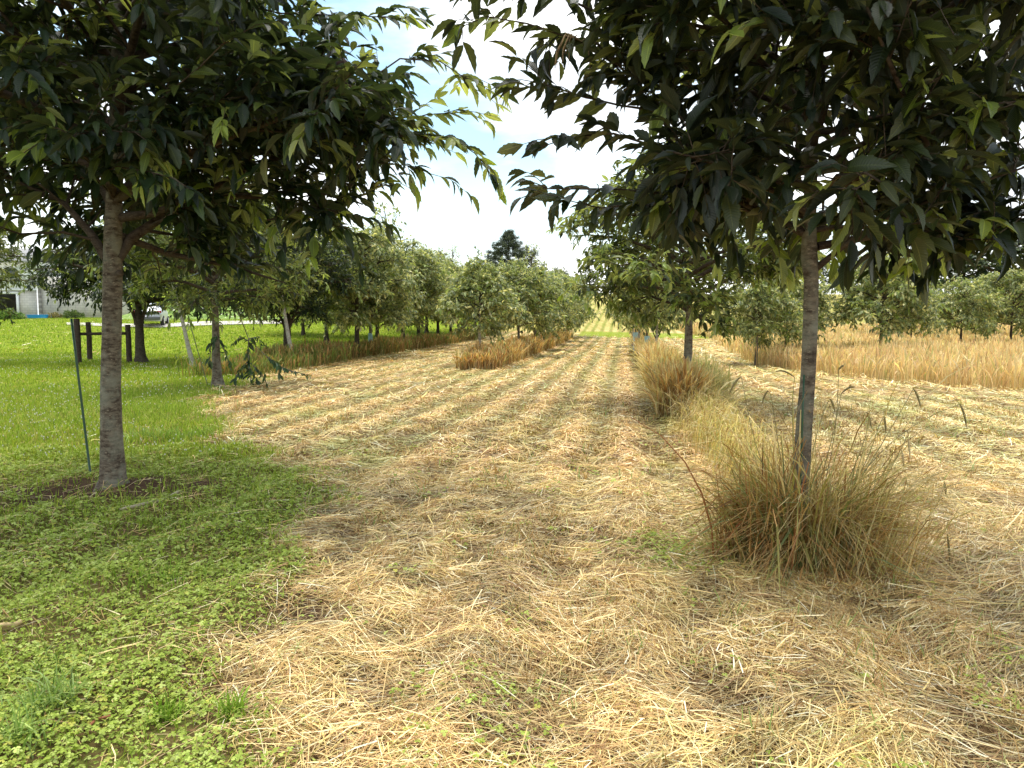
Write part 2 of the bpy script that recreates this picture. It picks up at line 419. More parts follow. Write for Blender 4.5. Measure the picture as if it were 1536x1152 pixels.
    bed_h = rmp(fine, [(0.3, (0.05, 0.03, 0.015)), (0.5, (0.18, 0.11, 0.05)), (0.7, (0.40, 0.27, 0.13))])
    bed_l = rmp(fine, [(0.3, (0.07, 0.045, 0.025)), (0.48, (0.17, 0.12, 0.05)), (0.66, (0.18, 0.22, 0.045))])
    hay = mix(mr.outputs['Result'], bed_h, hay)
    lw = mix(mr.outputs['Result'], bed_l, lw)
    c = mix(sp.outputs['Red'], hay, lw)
    c = mix(sp.outputs['Green'], c, sl)
    L.new(c, b.inputs['Base Color'])
    bp = N.new('ShaderNodeBump'); bp.inputs['Strength'].default_value = 0.7; bp.inputs['Distance'].default_value = 0.05
    L.new(fine, bp.inputs['Height']); L.new(bp.outputs['Normal'], b.inputs['Normal'])
    return m
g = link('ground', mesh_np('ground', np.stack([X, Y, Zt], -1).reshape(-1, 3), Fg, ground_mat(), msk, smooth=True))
tag(g, kind='structure')

# ------------------------------------------------------------------ loose straw on the mown hay
def in_view(d0, d1, n, margin=1.2, rng=NP, x0=-1e9, x1=1e9):
    d = np.sqrt(rng.random(n) * (d1 ** 2 - d0 ** 2) + d0 ** 2)
    w = 0.70 * d + margin
    x = rng.uniform(-1, 1, n) * w
    k = (x > x0) & (x < x1)
    return x[k], d[k]
STRAW = [(0.70, 0.54, 0.27), (0.62, 0.44, 0.19), (0.78, 0.66, 0.40), (0.46, 0.29, 0.12), (0.28, 0.16, 0.075), (0.44, 0.42, 0.16), (0.68, 0.53, 0.20), (0.84, 0.77, 0.56)]
SP = [0.22, 0.18, 0.12, 0.17, 0.15, 0.06, 0.07, 0.03]
def straws(d0, d1, n, K, wid, len0, len1, lift, margin=1.2):
    x, y = in_view(d0, d1, n, margin)
    L_ = lawn(x, y); s_ = soil(x, y)
    clump = 0.4 * fbm(x * 1.7, y * 1.7, 12) + 0.6 * fbm(x * 4.5, y * 4.5, 7, 2)
    keep = NP.random(len(x)) < (1 - (0.93 + 0.05 * sstep(7, 11, y)) * L_) * (1 - 0.75 * s_) * (0.55 + 0.45 * sstep(0.3, 0.55, clump))
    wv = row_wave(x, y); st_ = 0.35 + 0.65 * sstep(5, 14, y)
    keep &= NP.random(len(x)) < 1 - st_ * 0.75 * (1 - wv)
    x, y, clump, wv = x[keep], y[keep], clump[keep], wv[keep]; n = len(x)
    base_ang = 2.2 * np.pi * fbm(x * 0.55, y * 0.55, 13, 2)
    right = sstep(1.2, 2.6, x) * (1 - sstep(5, 7, y))              # long stalks swept across on the far side of the near tree
    base_ang = base_ang * (1 - right) + right * (0.25 + 0.5 * (vnoise(x, y, 3) - .5))
    al = sstep(8, 16, y) * .7; ang = np.where(NP.random(n) < al, np.pi / 2 - ROW + NP.normal(0, .45, n), base_ang + NP.normal(0, 1, n) * (0.95 - 0.45 * right))
    Ln = NP.uniform(len0, len1, n) * (0.5 + NP.random(n) ** 2) * (1 + 0.5 * right)
    T = np.stack([np.cos(ang), np.sin(ang), NP.normal(0, 0.16, n)], 1)
    Sd = np.stack([-np.sin(ang), np.cos(ang), NP.normal(0, 0.45, n)], 1); Sd /= np.linalg.norm(Sd, axis=1)[:, None]
    t = np.linspace(-0.5, 0.5, K)
    z0 = lift * NP.random(n) ** 1.4 * (0.3 + 1.5 * clump) + 0.004
    P = np.stack([x, y, np.zeros(n)], 1)[:, None, :] + T[:, None, :] * (t[None, :] * Ln[:, None])[..., None]
    bow = NP.normal(0, 0.075, n) * Ln
    P = P + Sd[:, None, :] * np.array([1, 1, 0]) * (bow[:, None] * (t ** 2 * 4 - 0.3)[None, :])[..., None]
    P[..., 2] += ground(P[..., 0], P[..., 1]) + z0[:, None] - (NP.random(n) * Ln * 0.10)[:, None] * (t ** 2 * 4)[None, :]
    P[..., 2] = np.maximum(P[..., 2], ground(P[..., 0], P[..., 1]) + 0.002)
    w = np.repeat((wid * NP.uniform(0.5, 1.3, n))[:, None], K, 1) * np.linspace(1.1, 0.6, K)[None, :]
    c = pick(STRAW, n, p=SP)
    gr = (0.3 + 0.45 * sstep(4, 9, y)) * sstep(0.56, 0.70, streak(x, y)) * sstep(0.45, 0.7, fbm(x * 1.3, y * 1.3, 10))
    pale = sstep(2.0, 5.0, Q(x, y))
    c = c * (1 - 0.45 * gr[:, None]) + 0.45 * gr[:, None] * np.array([0.30, 0.38, 0.08])
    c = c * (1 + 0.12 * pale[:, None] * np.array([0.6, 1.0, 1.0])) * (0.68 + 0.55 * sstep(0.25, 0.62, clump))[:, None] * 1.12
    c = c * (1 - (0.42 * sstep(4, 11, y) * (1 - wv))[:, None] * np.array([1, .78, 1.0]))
    c = c * (1 - 0.12 * sstep(0.45, 0.7, fbm(x * .35, y * .35, 2))[:, None] * np.array([0.2, 0.8, 1.0]))
    return ribbons(P, Sd, w, c)
parts = [straws(2.0, 4.4, 46000, 4, 0.0022, 0.10, 0.34, 0.036),
         straws(2.0, 5.2, 110000, 3, 0.0017, 0.04, 0.14, 0.026),
         straws(4.2, 8.0, 150000, 3, 0.0030, 0.08, 0.30, 0.036),
         straws(7.5, 15., 170000, 3, 0.0052, 0.12, 0.36, 0.042, 2),
         straws(14., 32., 150000, 2, 0.0105, 0.16, 0.42, 0.06, 3),
         straws(30., 60., 90000, 2, 0.022, 0.3, 0.7, 0.06, 3)]
# upright stubble, in tufts
def stubble(d0, d1, n, h0, h1, w):
    x, y = in_view(d0, d1, n)
    tf = vnoise(x * 4.5, y * 4.5, 14)
    k = (lawn(x, y) < 0.4) & (NP.random(len(x)) < sstep(0.55, 0.8, tf))
    x, y = x[k], y[k]; n = len(x)
    a = NP.random(n) * 6.283; T = np.stack([np.cos(a), np.sin(a), 1.2 + NP.random(n) * 1.5], 1); T /= np.linalg.norm(T, axis=1)[:, None]
    Ln = NP.uniform(h0, h1, n); t = np.linspace(0, 1, 3)
    P = np.stack([x, y, ground(x, y)], 1)[:, None, :] + T[:, None, :] * (t[None] * Ln[:, None])[..., None]
    P[..., 0] += (np.cos(a) * Ln * .25)[:, None] * t[None] ** 2; P[..., 1] += (np.sin(a) * Ln * .25)[:, None] * t[None] ** 2
    S = np.stack([-np.sin(a), np.cos(a), np.zeros(n)], 1)
    return ribbons(P, S, w * np.array([1, .9, .4])[None] * np.ones((n, 1)), pick([(0.45, 0.28, 0.10), (0.33, 0.19, 0.07), (0.6, 0.45, 0.2), (0.2, 0.28, 0.06)], n, p=[.35, .25, .25, .15]))
parts += [stubble(2.1, 6, 26000, 0.04, 0.12, 0.0024), stubble(6, 14, 40000, 0.05, 0.14, 0.005)]
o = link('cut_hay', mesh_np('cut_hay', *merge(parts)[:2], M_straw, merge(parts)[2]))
tag(o, 'loose golden straw and cut hay lying over the mown lanes', 'cut hay', kind='stuff')

DRYP = [(0.58, 0.34, 0.14), (0.48, 0.26, 0.10), (0.70, 0.51, 0.25), (0.62, 0.41, 0.18), (0.33, 0.18, 0.08), (0.36, 0.35, 0.13), (0.76, 0.62, 0.36)]
def stand(x, y, h, w, lean=0.35, pal=DRYP, p=None, head=0.5, K=5, flop=None):
    """upright stalks that arch over, with a thicker seed head on some"""
    n = len(x)
    a = NP.random(n) * 6.283 if flop is None else flop + NP.normal(0, .6, n)
    le = lean * NP.random(n) * 1.6
    t = np.linspace(0, 1, K)
    P = np.stack([x, y, ground(x, y) - .01], 1)[:, None, :] + np.zeros((1, K, 1))
    P[..., 2] += h[:, None] * (t[None] - (0.45 * le[:, None]) * t[None] ** 3)
    for ax, f in ((0, np.cos(a)), (1, np.sin(a))): P[..., ax] += (f * h * le)[:, None] * t[None] ** 2
    ang = NP.random(n) * 6.283
    S = np.stack([np.cos(ang), np.sin(ang), np.zeros(n)], 1)
    prof = np.linspace(1, .45, K)[None] * np.ones((n, 1)); hd = NP.random(n) < head
    prof[hd, K - 2] = 2.4; prof[hd, K - 1] = .7
    c = pick(pal, n, p=p, jit=.2)
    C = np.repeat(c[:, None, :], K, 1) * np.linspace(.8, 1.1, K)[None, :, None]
    return ribbons(P, S, w * NP.uniform(.6, 1.3, n)[:, None] * prof, C)
# ------------------------------------------------------------------ clover and grass on the lawn
def clover(d0, d1, n, size, margin=1.0):
    x, y = in_view(d0, d1, n, margin, x1=3.5)
    L_ = lawn(x, y); s_ = soil(x, y)
    spot = np.exp(-(((x - TREE_R[0] + 0.75) / 0.35) ** 2 + ((y - TREE_R[1] - 0.15) / 0.3) ** 2)) * 1.4
    spk = 0.16 * sstep(0.56, 0.7, fbm(x * 3.0, y * 3.0, 15))
    k = NP.random(len(x)) < np.maximum(L_ * (1 - s_) * (0.25 + .75 * sstep(0.2, 0.5, fbm(x * 3.4, y * 3.4, 9))), np.maximum(spot, spk))
    x, y = x[k], y[k]; n = len(x)
    z = ground(x, y) + NP.uniform(0.012, 0.055, n)
    s = size * NP.uniform(0.55, 1.25, n)
    c = pick([(0.34, 0.43, 0.07), (0.44, 0.53, 0.12), (0.25, 0.33, 0.05), (0.50, 0.58, 0.17), (0.50, 0.49, 0.10)], n, p=[.35, .28, .17, .12, .08])
    tilt = np.stack([NP.normal(0, .3, n), NP.normal(0, .3, n), np.ones(n)], 1); tilt /= np.linalg.norm(tilt, axis=1)[:, None]
    a0 = NP.random(n) * 6.283
    out_ = []
    for j in range(3):
        a = a0 + j * 2.094
        D = np.stack([np.cos(a), np.sin(a), np.zeros(n)], 1); D -= tilt * (D * tilt).sum(1)[:, None]; D /= np.linalg.norm(D, axis=1)[:, None]
        S = np.cross(tilt, D)
        t = np.array([0.05, 0.55, 1.0])
        P = np.stack([x, y, z], 1)[:, None, :] + D[:, None, :] * (t[None] * s[:, None])[..., None]
        P[..., 2] -= (s * NP.uniform(0, .35, n))[:, None] * t[None] ** 2
        out_.append(ribbons(P, S, s[:, None] * np.array([0.10, 0.50, 0.30])[None], c))
    return out_
def blades(d0, d1, n, h0, h1, w, margin=1.0, K=3, tuft=0.0, pal=None, far=False):
    x, y = in_view(d0, d1, n, margin, x1=2.0 if d1 < 20 else 4)
    L_ = lawn(x, y); s_ = soil(x, y)
    k = NP.random(len(x)) < L_ * (1 - 0.8 * s_) * (1 - tuft + tuft * sstep(0.5, 0.75, vnoise(x * 2.5, y * 2.5, 3)))
    x, y = x[k], y[k]; n = len(x)
    a = NP.random(n) * 6.283; lean = NP.uniform(0.1, 0.9, n)
    Ln = NP.uniform(h0, h1, n) * (0.6 + 0.8 * fbm(x * .8, y * .8, 5)); t = np.linspace(0, 1, K)
    P = np.stack([x, y, ground(x, y)], 1)[:, None, :] + np.zeros((1, K, 1))
    P[..., 2] += (Ln * (1 - .3 * lean))[:, None] * t[None]
    P[..., 0] += (np.cos(a) * Ln * lean)[:, None] * t[None] ** 1.7; P[..., 1] += (np.sin(a) * Ln * lean)[:, None] * t[None] ** 1.7
    ang = a + np.pi / 2 + NP.normal(0, .5, n)
    S = np.stack([np.cos(ang), np.sin(ang), np.zeros(n)], 1)
    c = pick(pal or [(0.20, 0.31, 0.025), (0.28, 0.38, 0.04), (0.36, 0.42, 0.06), (0.15, 0.22, 0.025), (0.50, 0.43, 0.16)], n, p=[.3, .3, .2, .13, .07])
    yel = sstep(0.4, 0.7, fbm(x * .3, y * .3, 7))[:, None]
    c = c * (1 + yel * np.array([0.12, 0.05, 0]))
    return ribbons(P, S, w * NP.uniform(.6, 1.3, n)[:, None] * np.linspace(1, .25, K)[None] ** .7, c)
cl = clover(1.7, 3.3, 22000, 0.011) + clover(1.8, 4.5, 46000, 0.0125) + clover(4.3, 9.0, 80000, 0.017)
V_, F_, C_ = merge(cl)
tag(link('clover', mesh_np('clover', V_, F_, M_grass, C_)), 'low clover carpeting the lawn below the near trunk', 'clover', kind='stuff')
gb = [blades(1.8, 5, 15000, 0.04, 0.10, 0.0022), blades(5, 9, 40000, 0.04, 0.10, 0.0034), blades(8, 16, 150000, 0.05, 0.13, 0.0055, 2),
      blades(15, 32, 200000, 0.04, 0.10, 0.010, 3, 2), blades(30, 62, 120000, 0.05, 0.12, 0.024, 3, 2)]
def patch(px, py, n, h, w, pal, rad):
    q = hit(px, py); x = q[0] + NP.normal(0, rad, n); y = q[1] + NP.normal(0, rad * .7, n)
    return (x, y, h * NP.uniform(.5, 1.1, n), w, pal)
PG = [(.24, .34, .10), (.30, .40, .14), (.18, .29, .06), (.33, .42, .12)]; DG = [(.17, .28, .03), (.22, .34, .04), (.28, .40, .06)]
for a in ((285, 660, 260, .20, .006, DG, .28), (220, 660, 260, .18, .006, PG, .35), (240, 885, 90, .15, .0038, DG, .14), (100, 1010, 60, .12, .0035, PG, .12)):
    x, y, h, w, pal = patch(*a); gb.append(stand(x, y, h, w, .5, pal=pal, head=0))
V_, F_, C_ = merge(gb)
tag(link('lawn_grass', mesh_np('lawn_grass', V_, F_, M_grass, C_)), 'short bright green grass of the lawn', 'grass', kind='stuff')
# white clover heads in the lawn
def heads(d0, d1, n, s):
    x, y = in_view(d0, d1, n, 1, x1=0); k = (lawn(x, y) > .8) & (soil(x, y) < .3) & (fbm(x * .5, y * .5, 6) > .5); x, y = x[k], y[k]; n = len(x)
    z = ground(x, y) + NP.uniform(.07, .13, n); out_ = []
    for a in (0, 1.57):
        S = np.tile([[math.cos(a), math.sin(a), 0]], (n, 1)); t = np.array([-1, 0, 1.0])
        P = np.stack([x, y, z], 1)[:, None, :] + np.array([0, 0, 1.0]) * (s * t)[None, :, None]
        out_.append(ribbons(P, S, s * np.array([.5, 1, .5])[None] * np.ones((n, 1)), np.full((n, 3), .75) * NP.uniform(.7, 1, (n, 1))))
    return out_
V_, F_, C_ = merge(heads(8, 14, 2600, .009) + heads(14, 30, 5200, .013))
tag(link('clover_blossom', mesh_np('clover_blossom', V_, F_, M_grass, C_)), 'tiny white clover heads dotted over the lawn', 'clover blossom', kind='stuff')

# ------------------------------------------------------------------ standing dry grass
def strip(q0, qw, y0, y1, n, h, w, **k):
    y = NP.uniform(0, 1, n) ** k.pop('bias', 1.5) * (y1 - y0) + y0
    q = q0 + NP.normal(0, qw, n).clip(-2 * qw, 2 * qw)
    x = q + ROW * y
    tuf = fbm(x * .9, y * .9, 4)
    return stand(x, y, h * NP.uniform(.55, 1.1, n) * (.55 + .9 * tuf), w, **k)
tan = [(0.66, 0.52, 0.27), (0.72, 0.60, 0.35), (0.55, 0.40, 0.17), (0.42, 0.40, 0.16), (0.33, 0.20, 0.08)]
def kinked(x, y, h, w, pal, flop=None, drop=1.0):
    """stalks that stand, then fold over and hang"""
    n = len(x); a = NP.random(n) * 6.283 if flop is None else flop + NP.normal(0, .7, n)
    k = NP.uniform(.35, .7, n); le = NP.uniform(.05, .55, n)
    t = np.array([0, .25, .5, .75, 1.0]); K = 5
    up = np.minimum(t[None], k[:, None]); ov = np.maximum(t[None] - k[:, None], 0)
    out_ = up * le[:, None] + ov * NP.uniform(.7, 1.0, n)[:, None]; z = up * np.sqrt(1 - le ** 2)[:, None] - ov * (drop * NP.uniform(-.3, .75, n))[:, None]
    P = np.stack([x[:, None] + np.cos(a)[:, None] * out_ * h[:, None], y[:, None] + np.sin(a)[:, None] * out_ * h[:, None], np.zeros((n, K))], -1)
    P[..., 2] = np.maximum(ground(x, y)[:, None] + z * h[:, None], ground(P[..., 0], P[..., 1]) + .01)
    g_ = a + np.pi / 2 + NP.normal(0, .5, n); S = np.stack([np.cos(g_), np.sin(g_), NP.normal(0, .3, n)], 1)
    return ribbons(P, S, w * NP.uniform(.6, 1.3, n)[:, None] * np.array([1, 1.1, 1, .8, .3])[None], pick(pal, n, jit=.2))
yk = NP.uniform(5.6, 13, 3000); xk = 1.2 + ROW * yk + NP.normal(0, .16, 3000)
y = NP.uniform(8.6, 13.5, 5000); x = 1.25 + ROW * y + NP.normal(0, .2, 5000)
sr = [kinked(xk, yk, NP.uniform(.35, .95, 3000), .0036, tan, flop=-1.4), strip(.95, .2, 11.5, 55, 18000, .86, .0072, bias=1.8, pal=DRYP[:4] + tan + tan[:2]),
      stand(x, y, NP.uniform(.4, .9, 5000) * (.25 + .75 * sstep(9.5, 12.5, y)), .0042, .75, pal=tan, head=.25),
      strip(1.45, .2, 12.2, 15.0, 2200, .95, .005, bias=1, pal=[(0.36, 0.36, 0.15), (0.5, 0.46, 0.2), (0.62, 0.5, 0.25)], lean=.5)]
V_, F_, C_ = merge(sr)
tag(link('standing_dry_grass', mesh_np('standing_dry_grass', V_, F_, M_dry, C_)), 'unmown strip of tan dry grass under the tree row beside the lane', 'dry grass', 'unmown grass strips', kind='stuff')
V_, F_, C_ = merge([strip(-4.55, .35, 23, 56, 17000, .70, .011, bias=1.4)])
tag(link('standing_dry_grass', mesh_np('standing_dry_grass', V_, F_, M_dry, C_)), 'unmown strip of brown grass under the middle tree row', 'dry grass', 'unmown grass strips', kind='stuff')
gpal = [(0.40, 0.23, 0.09), (0.30, 0.17, 0.07), (0.16, 0.22, 0.05), (0.22, 0.24, 0.07), (0.5, 0.36, 0.15)]
V_, F_, C_ = merge([strip(-11.4, .38, 24, 66, 17000, .72, .012, bias=1.3, pal=gpal), strip(-11.2, .6, 20, 27, 2500, .6, .01, bias=1, pal=gpal[2:4] + gpal[:1])])
tag(link('standing_dry_grass', mesh_np('standing_dry_grass', V_, F_, M_dry, C_)), 'unmown strip of brown and green grass between lawn and hay', 'dry grass', 'unmown grass strips', kind='stuff')
# the uncut field on the far side
_e = np.array([hit(*p)[:2] for p in [(1800, 604), (1536, 590), (1344, 577), (1230, 563), (1133, 550), (1097, 532), (1066, 509)]])
def field_pts(n, y0, y1):
    y = np.sqrt(NP.random(n) * (y1 ** 2 - y0 ** 2) + y0 ** 2); x = NP.uniform(5, 1.0 * y1, n)
    k = x < 0.78 * y + 4; x, y = x[k], y[k]
    xl = np.interp(y, _e[3:, 1], _e[3:, 0]); yl = np.interp(x, _e[:4, 0][::-1], _e[:4, 1][::-1])
    k = (x > xl + .9 * NP.random(len(x)) ** 2 + .5 * (fbm(x, y, 3) - .4)) & (y > yl + .9 * NP.random(len(y)) ** 2 + .7 * (fbm(x, y, 3) - .4))
    return x[k], y[k]
fp = [(0.76, 0.55, 0.31), (0.68, 0.45, 0.24), (0.80, 0.64, 0.39), (0.68, 0.56, 0.28), (0.52, 0.32, 0.17), (0.42, 0.41, 0.18)]
pf = [.28, .24, .2, .13, .1, .05]
fx, fy = field_pts(70000, 15.5, 30); gx2, gy2 = field_pts(110000, 28, 66)
V_, F_, C_ = merge([stand(fx, fy, NP.uniform(.35, .85, len(fx)) * (.55 + .8 * fbm(fx * .5, fy * .5, 8)), .0085, .3, pal=fp, p=pf), stand(gx2, gy2, NP.uniform(.35, .85, len(gx2)) * (.6 + .7 * fbm(gx2 * .4, gy2 * .4, 8)), .02, .3, pal=fp, p=pf, K=4)])
tag(link('tall_grass_field', mesh_np('tall_grass_field', V_, F_, M_dry, C_)), 'uncut field of tall orange-gold grass beyond the mown ground', 'tall grass', kind='stuff')
# ------------------------------------------------------------------ trees
def leaf_template(n, teeth):
    """a lance-shaped leaf: x along 0..1, y across, z = fold; returns V, F, UV"""
    t = np.linspace(0, 1, n)
    w = np.sin(np.pi * np.clip(t, 0, 1) ** 0.85) ** 0.8 * 0.5
    w[0] = 0.03; w[-1] = 0.02
    if teeth: w[1:-1:2] *= 0.90; w[2:-1:2] *= 1.06
    Vt, UV = [], []
    for i in range(n):
        for s in (-1, 0, 1):
            Vt.append((t[i] + (0.015 if teeth and s and i % 2 == 0 else 0), s * w[i], abs(s) * w[i] * 0.55)); UV.append((0.5 + s * 0.5, t[i]))
    Ft = []
    for i in range(n - 1):
        for j in (0, 1):
            a = i * 3 + j; Ft.append((a, a + 3, a + 4, a + 1))
    return np.array(Vt), np.array(Ft), np.array(UV)
L_HI, L_MID = leaf_template(11, True), leaf_template(4, False)
_v = np.array([(0, -.04, .0), (0, .04, 0), (.5, -.5, .12), (.5, .5, .12), (1, -.05, 0), (1, .05, 0)], float)
L_LO = (_v, np.array([(0, 2, 3, 1), (2, 4, 5, 3)]), np.array([(0.4, 0), (.6, 0), (0, .5), (1, .5), (.4, 1), (.6, 1)]))
def leaves(tpl, O, A, C, Ln, ratio, bend, cols):
    Vt, Ft, UV = tpl
    C = C - A * (C * A).sum(1)[:, None]; C /= np.linalg.norm(C, axis=1)[:, None] + 1e-9
    B = np.cross(C, A)
    n = len(O)
    x = Vt[None, :, 0] * Ln[:, None]; y = Vt[None, :, 1] * (Ln * ratio)[:, None]; z = Vt[None, :, 2] * (Ln * ratio)[:, None] - bend[:, None] * Ln[:, None] * Vt[None, :, 0] ** 2
    V = O[:, None, :] + x[..., None] * A[:, None, :] + y[..., None] * B[:, None, :] + z[..., None] * C[:, None, :]
    F = (Ft[None] + (np.arange(n) * len(Vt))[:, None, None]).reshape(-1, 4)
    return V.reshape(-1, 3), F, np.repeat(cols, len(Vt), 0), np.tile(UV, (n, 1))

M_limb = bark_mat('limb_bark', (0.035, 0.022, 0.015), (0.10, 0.072, 0.05), (0.12, 0.10, 0.075), 0.4)
def norm(v): return v / (np.linalg.norm(v) + 1e-9)
def curve(a, b, sag, k, rng, wob):
    """a branch from a to b that rises first (sag>0) then levels out"""
    t = np.linspace(0, 1, k)[:, None]
    P = a + (b - a) * t
    L = np.linalg.norm(b - a)
    P[:, 2] += (sag * L * 4 * t * (1 - t))[:, 0]
    w = rng.normal(0, wob * L, (k, 3)); w[0] = 0
    return P + w * (0.3 + 0.7 * t)

def grow(rng, trunk, trunk_r, env, limbs=(), n_limb=14, z_lo=1.6, z_hi=4.5, z_top=5.0, side_gap=0.28, twig=0.45, sub=5, droop=0.15, limb_r=0.035, clear=None):
    """woody skeleton. env(z, az) = reach of the crown. Returns polylines [(pts, radii)] and leafy twigs [pts]"""
    wood, twigs = [], []
    trunk = np.asarray(trunk, float); tz = trunk[:, 2]
    axis = lambda z: np.array([np.interp(z, tz, trunk[:, 0]), np.interp(z, tz, trunk[:, 1]), z])
    all_limbs = [np.asarray(l, float) for l in limbs]
    for i in range(n_limb):
        f = (i + .5) / n_limb
        zb = z_lo + (min(z_hi, tz[-1]) - z_lo) * f * 0.92
        az = i * 2.39996 + rng.normal(0, .25)
        zt = z_lo - .1 + (z_top - z_lo) * (f ** 0.9) + rng.normal(0, .15)
        r = env(zt, az) * rng.uniform(.86, 1.0)
        b = axis(zb); tip = axis(min(zt, tz[-1])) * np.array([1, 1, 0]) + np.array([r * math.cos(az), r * math.sin(az), zt])
        all_limbs.append(curve(b, tip, rng.uniform(.05, .16), 7, rng, .025))
    def inside(p):
        c = axis(min(p[2], tz[-1])); v = p[:2] - c[:2]; rr = np.linalg.norm(v)
        e = env(p[2], math.atan2(v[1], v[0])) * rng.uniform(.78, 1.28)
        if rr > e: p = p.copy(); p[:2] = c[:2] + v * (e / rr)
        return p
    for li, P in enumerate(all_limbs):
        L = np.linalg.norm(np.diff(P, axis=0), axis=1).sum()
        r0 = limb_r * (0.5 + 0.22 * L)
        wood.append((P, np.linspace(r0, .006, len(P))))
        ns = max(3, int(L / side_gap))
        for j in range(ns):
            t = 0.18 + 0.82 * (j + rng.random()) / ns
            k = t * (len(P) - 1); i0 = min(int(k), len(P) - 2); p = P[i0] + (P[i0 + 1] - P[i0]) * (k - i0)
            d = norm(P[i0 + 1] - P[i0]); s = norm(np.cross(d, [0, 0, 1])) * (1 if j % 2 else -1)
            l = (0.35 + 0.45 * (1 - t)) * min(L, 2.6) * rng.uniform(.6, 1.1) * .75
            dir_ = norm(d * rng.uniform(.4, 1.0) + s * rng.uniform(.4, 1.0) + np.array([0, 0, rng.uniform(-.45, .6)]))
            e = inside(p + dir_ * l)
            B = curve(p, e, rng.uniform(-.02, .1), 5, rng, .03)
            wood.append((B, np.linspace(max(.005, r0 * .4 * (1 - t * .6)), .003, 5)))
            twigs.append(B[1:])
            for q in range(sub):
                u = rng.uniform(.15, 1.0) * 4; i1 = min(int(u), 3); pp = B[i1] + (B[i1 + 1] - B[i1]) * (u - i1)
                dd = norm(norm(B[i1 + 1] - B[i1]) * rng.uniform(.3, 1) + rng.normal(0, .6, 3) + np.array([0, 0, .12]))
                ee = inside(pp + dd * twig * rng.uniform(.5, 1.2))
                T = curve(pp, ee, rng.uniform(0, .12), 4, rng, .03); T[-1, 2] -= droop * np.linalg.norm(ee - pp) * rng.random()
                wood.append((T, np.linspace(.004, .002, 4))); twigs.append(T)
        twigs.append(P[-3:])
    if clear:
        twigs = [T for T in twigs if not clear(T)]; wood = [w for w in wood if w[1][0] > .012 or not clear(w[0])]
    return wood, twigs
def leafy(rng, twigs, tpl, gap, L0, ratio, pal, pp, young=(0.20, 0.27, 0.045), p_young_lit=.12, down=.2, skip=0.1, spread=1.0):
    O, T, tt, yg, sd = [], [], [], [], []
    for P in twigs:
        seg = np.linalg.norm(np.diff(P, axis=0), axis=1); L = seg.sum(); n = max(2, int(L / gap)); cs = np.concatenate([[0], np.cumsum(seg)])
        s = (np.arange(n) + .6 * rng.random(n) + .3) / n * L; s = np.append(s, [L, L])
        p = np.stack([np.interp(s, cs, P[:, k]) for k in range(3)], 1); i = np.clip(np.searchsorted(cs, s) - 1, 0, len(P) - 2)
        d = (P[i + 1] - P[i]) / (seg[i][:, None] + 1e-9)
        O.append(p); T.append(d); tt.append(s / L); yg.append(np.full(len(s), rng.random() < p_young_lit)); sd.append(np.arange(len(s)) % 2 * 2 - 1)
    O, T, tt, yg, sd = map(np.concatenate, (O, T, tt, yg, sd)); n = len(O)
    k = rng.random(n) > skip; O, T, tt, yg, sd = O[k], T[k], tt[k], yg[k], sd[k]; n = len(O)
    S = np.cross(T, [0, 0, 1.0]) + (np.abs(T[:, 2:]) > .8) * rng.normal(0, .7, (n, 3)); S /= np.linalg.norm(S, axis=1)[:, None] + 1e-6
    A = T * rng.uniform(.35, 1.0, (n, 1)) + S * (sd * spread * rng.uniform(.4, 1.0, n) * (1 - .5 * tt))[:, None] + rng.normal(0, .18, (n, 3)); A[:, 2] -= down * rng.uniform(.0, 1.9, n)
    A /= np.linalg.norm(A, axis=1)[:, None]
    C = np.array([0, 0, 1.0]) + rng.normal(0, .38, (n, 3))
    Ln = L0 * rng.uniform(.45, 1.2, n) * (1 - .25 * tt)
    c = pick(pal, n, rng, pp, .16)
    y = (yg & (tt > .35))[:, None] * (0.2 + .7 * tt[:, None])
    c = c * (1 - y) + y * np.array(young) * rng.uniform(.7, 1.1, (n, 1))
    return leaves(tpl, O, A, C, Ln, ratio * rng.uniform(.85, 1.15, n), rng.uniform(-.05, .55, n), c)
def wood_mesh(name, trunk, trunk_r, wood, mat, sides=14, rough=.12, min_r=0.0):
    m = MB(); m.tube(trunk, trunk_r, sides, rough=rough, lobes=.3); nf = len(m.F[0])
    for P, r in wood:
        if r[0] < min_r: continue
        m.tube(P, r, 8 if r[0] > .025 else (5 if r[0] > .008 else 3), cap=False)
    me = m.mesh(name, mat, smooth=True)
    me.materials.append(M_limb)
    mi = np.ones(len(me.polygons), np.int32); mi[:nf] = 0; me.polygons.foreach_set('material_index', mi)
    return me
def env_from(zs, rs, seed, amp=.16):
    ph = np.random.default_rng(seed).random(3) * 6.28
    def e(z, az): return max(.05, float(np.interp(z, zs, rs))) * (1 + amp * (math.sin(2 * az + ph[0]) * .4 + math.sin(3 * az + ph[1] + z) * .35 + math.sin(5 * az + ph[2] - 2 * z) * .3))
    return e
def trunk_line(rng, base_r, top, h, lean=(0, 0), k=12, flare=.5, wob=.02):
    z = np.linspace(-.12, h, k); t = np.clip(z / h, 0, 1)
    P = np.stack([lean[0] * t + wob * np.sin(z * 2.1 + rng.random() * 6) * t, lean[1] * t + wob * np.cos(z * 1.7 + rng.random() * 6) * t, z], 1)
    r = base_r + (top - base_r) * t ** .8
    r = r * (1 + flare * np.exp(-np.clip(z, 0, 9) / .12))
    return P, r
GREEN = [(0.012, 0.026, 0.009), (0.018, 0.036, 0.011), (0.030, 0.050, 0.013), (0.009, 0.019, 0.009), (0.070, 0.096, 0.019)]
GP = [.3, .28, .2, .14, .08]

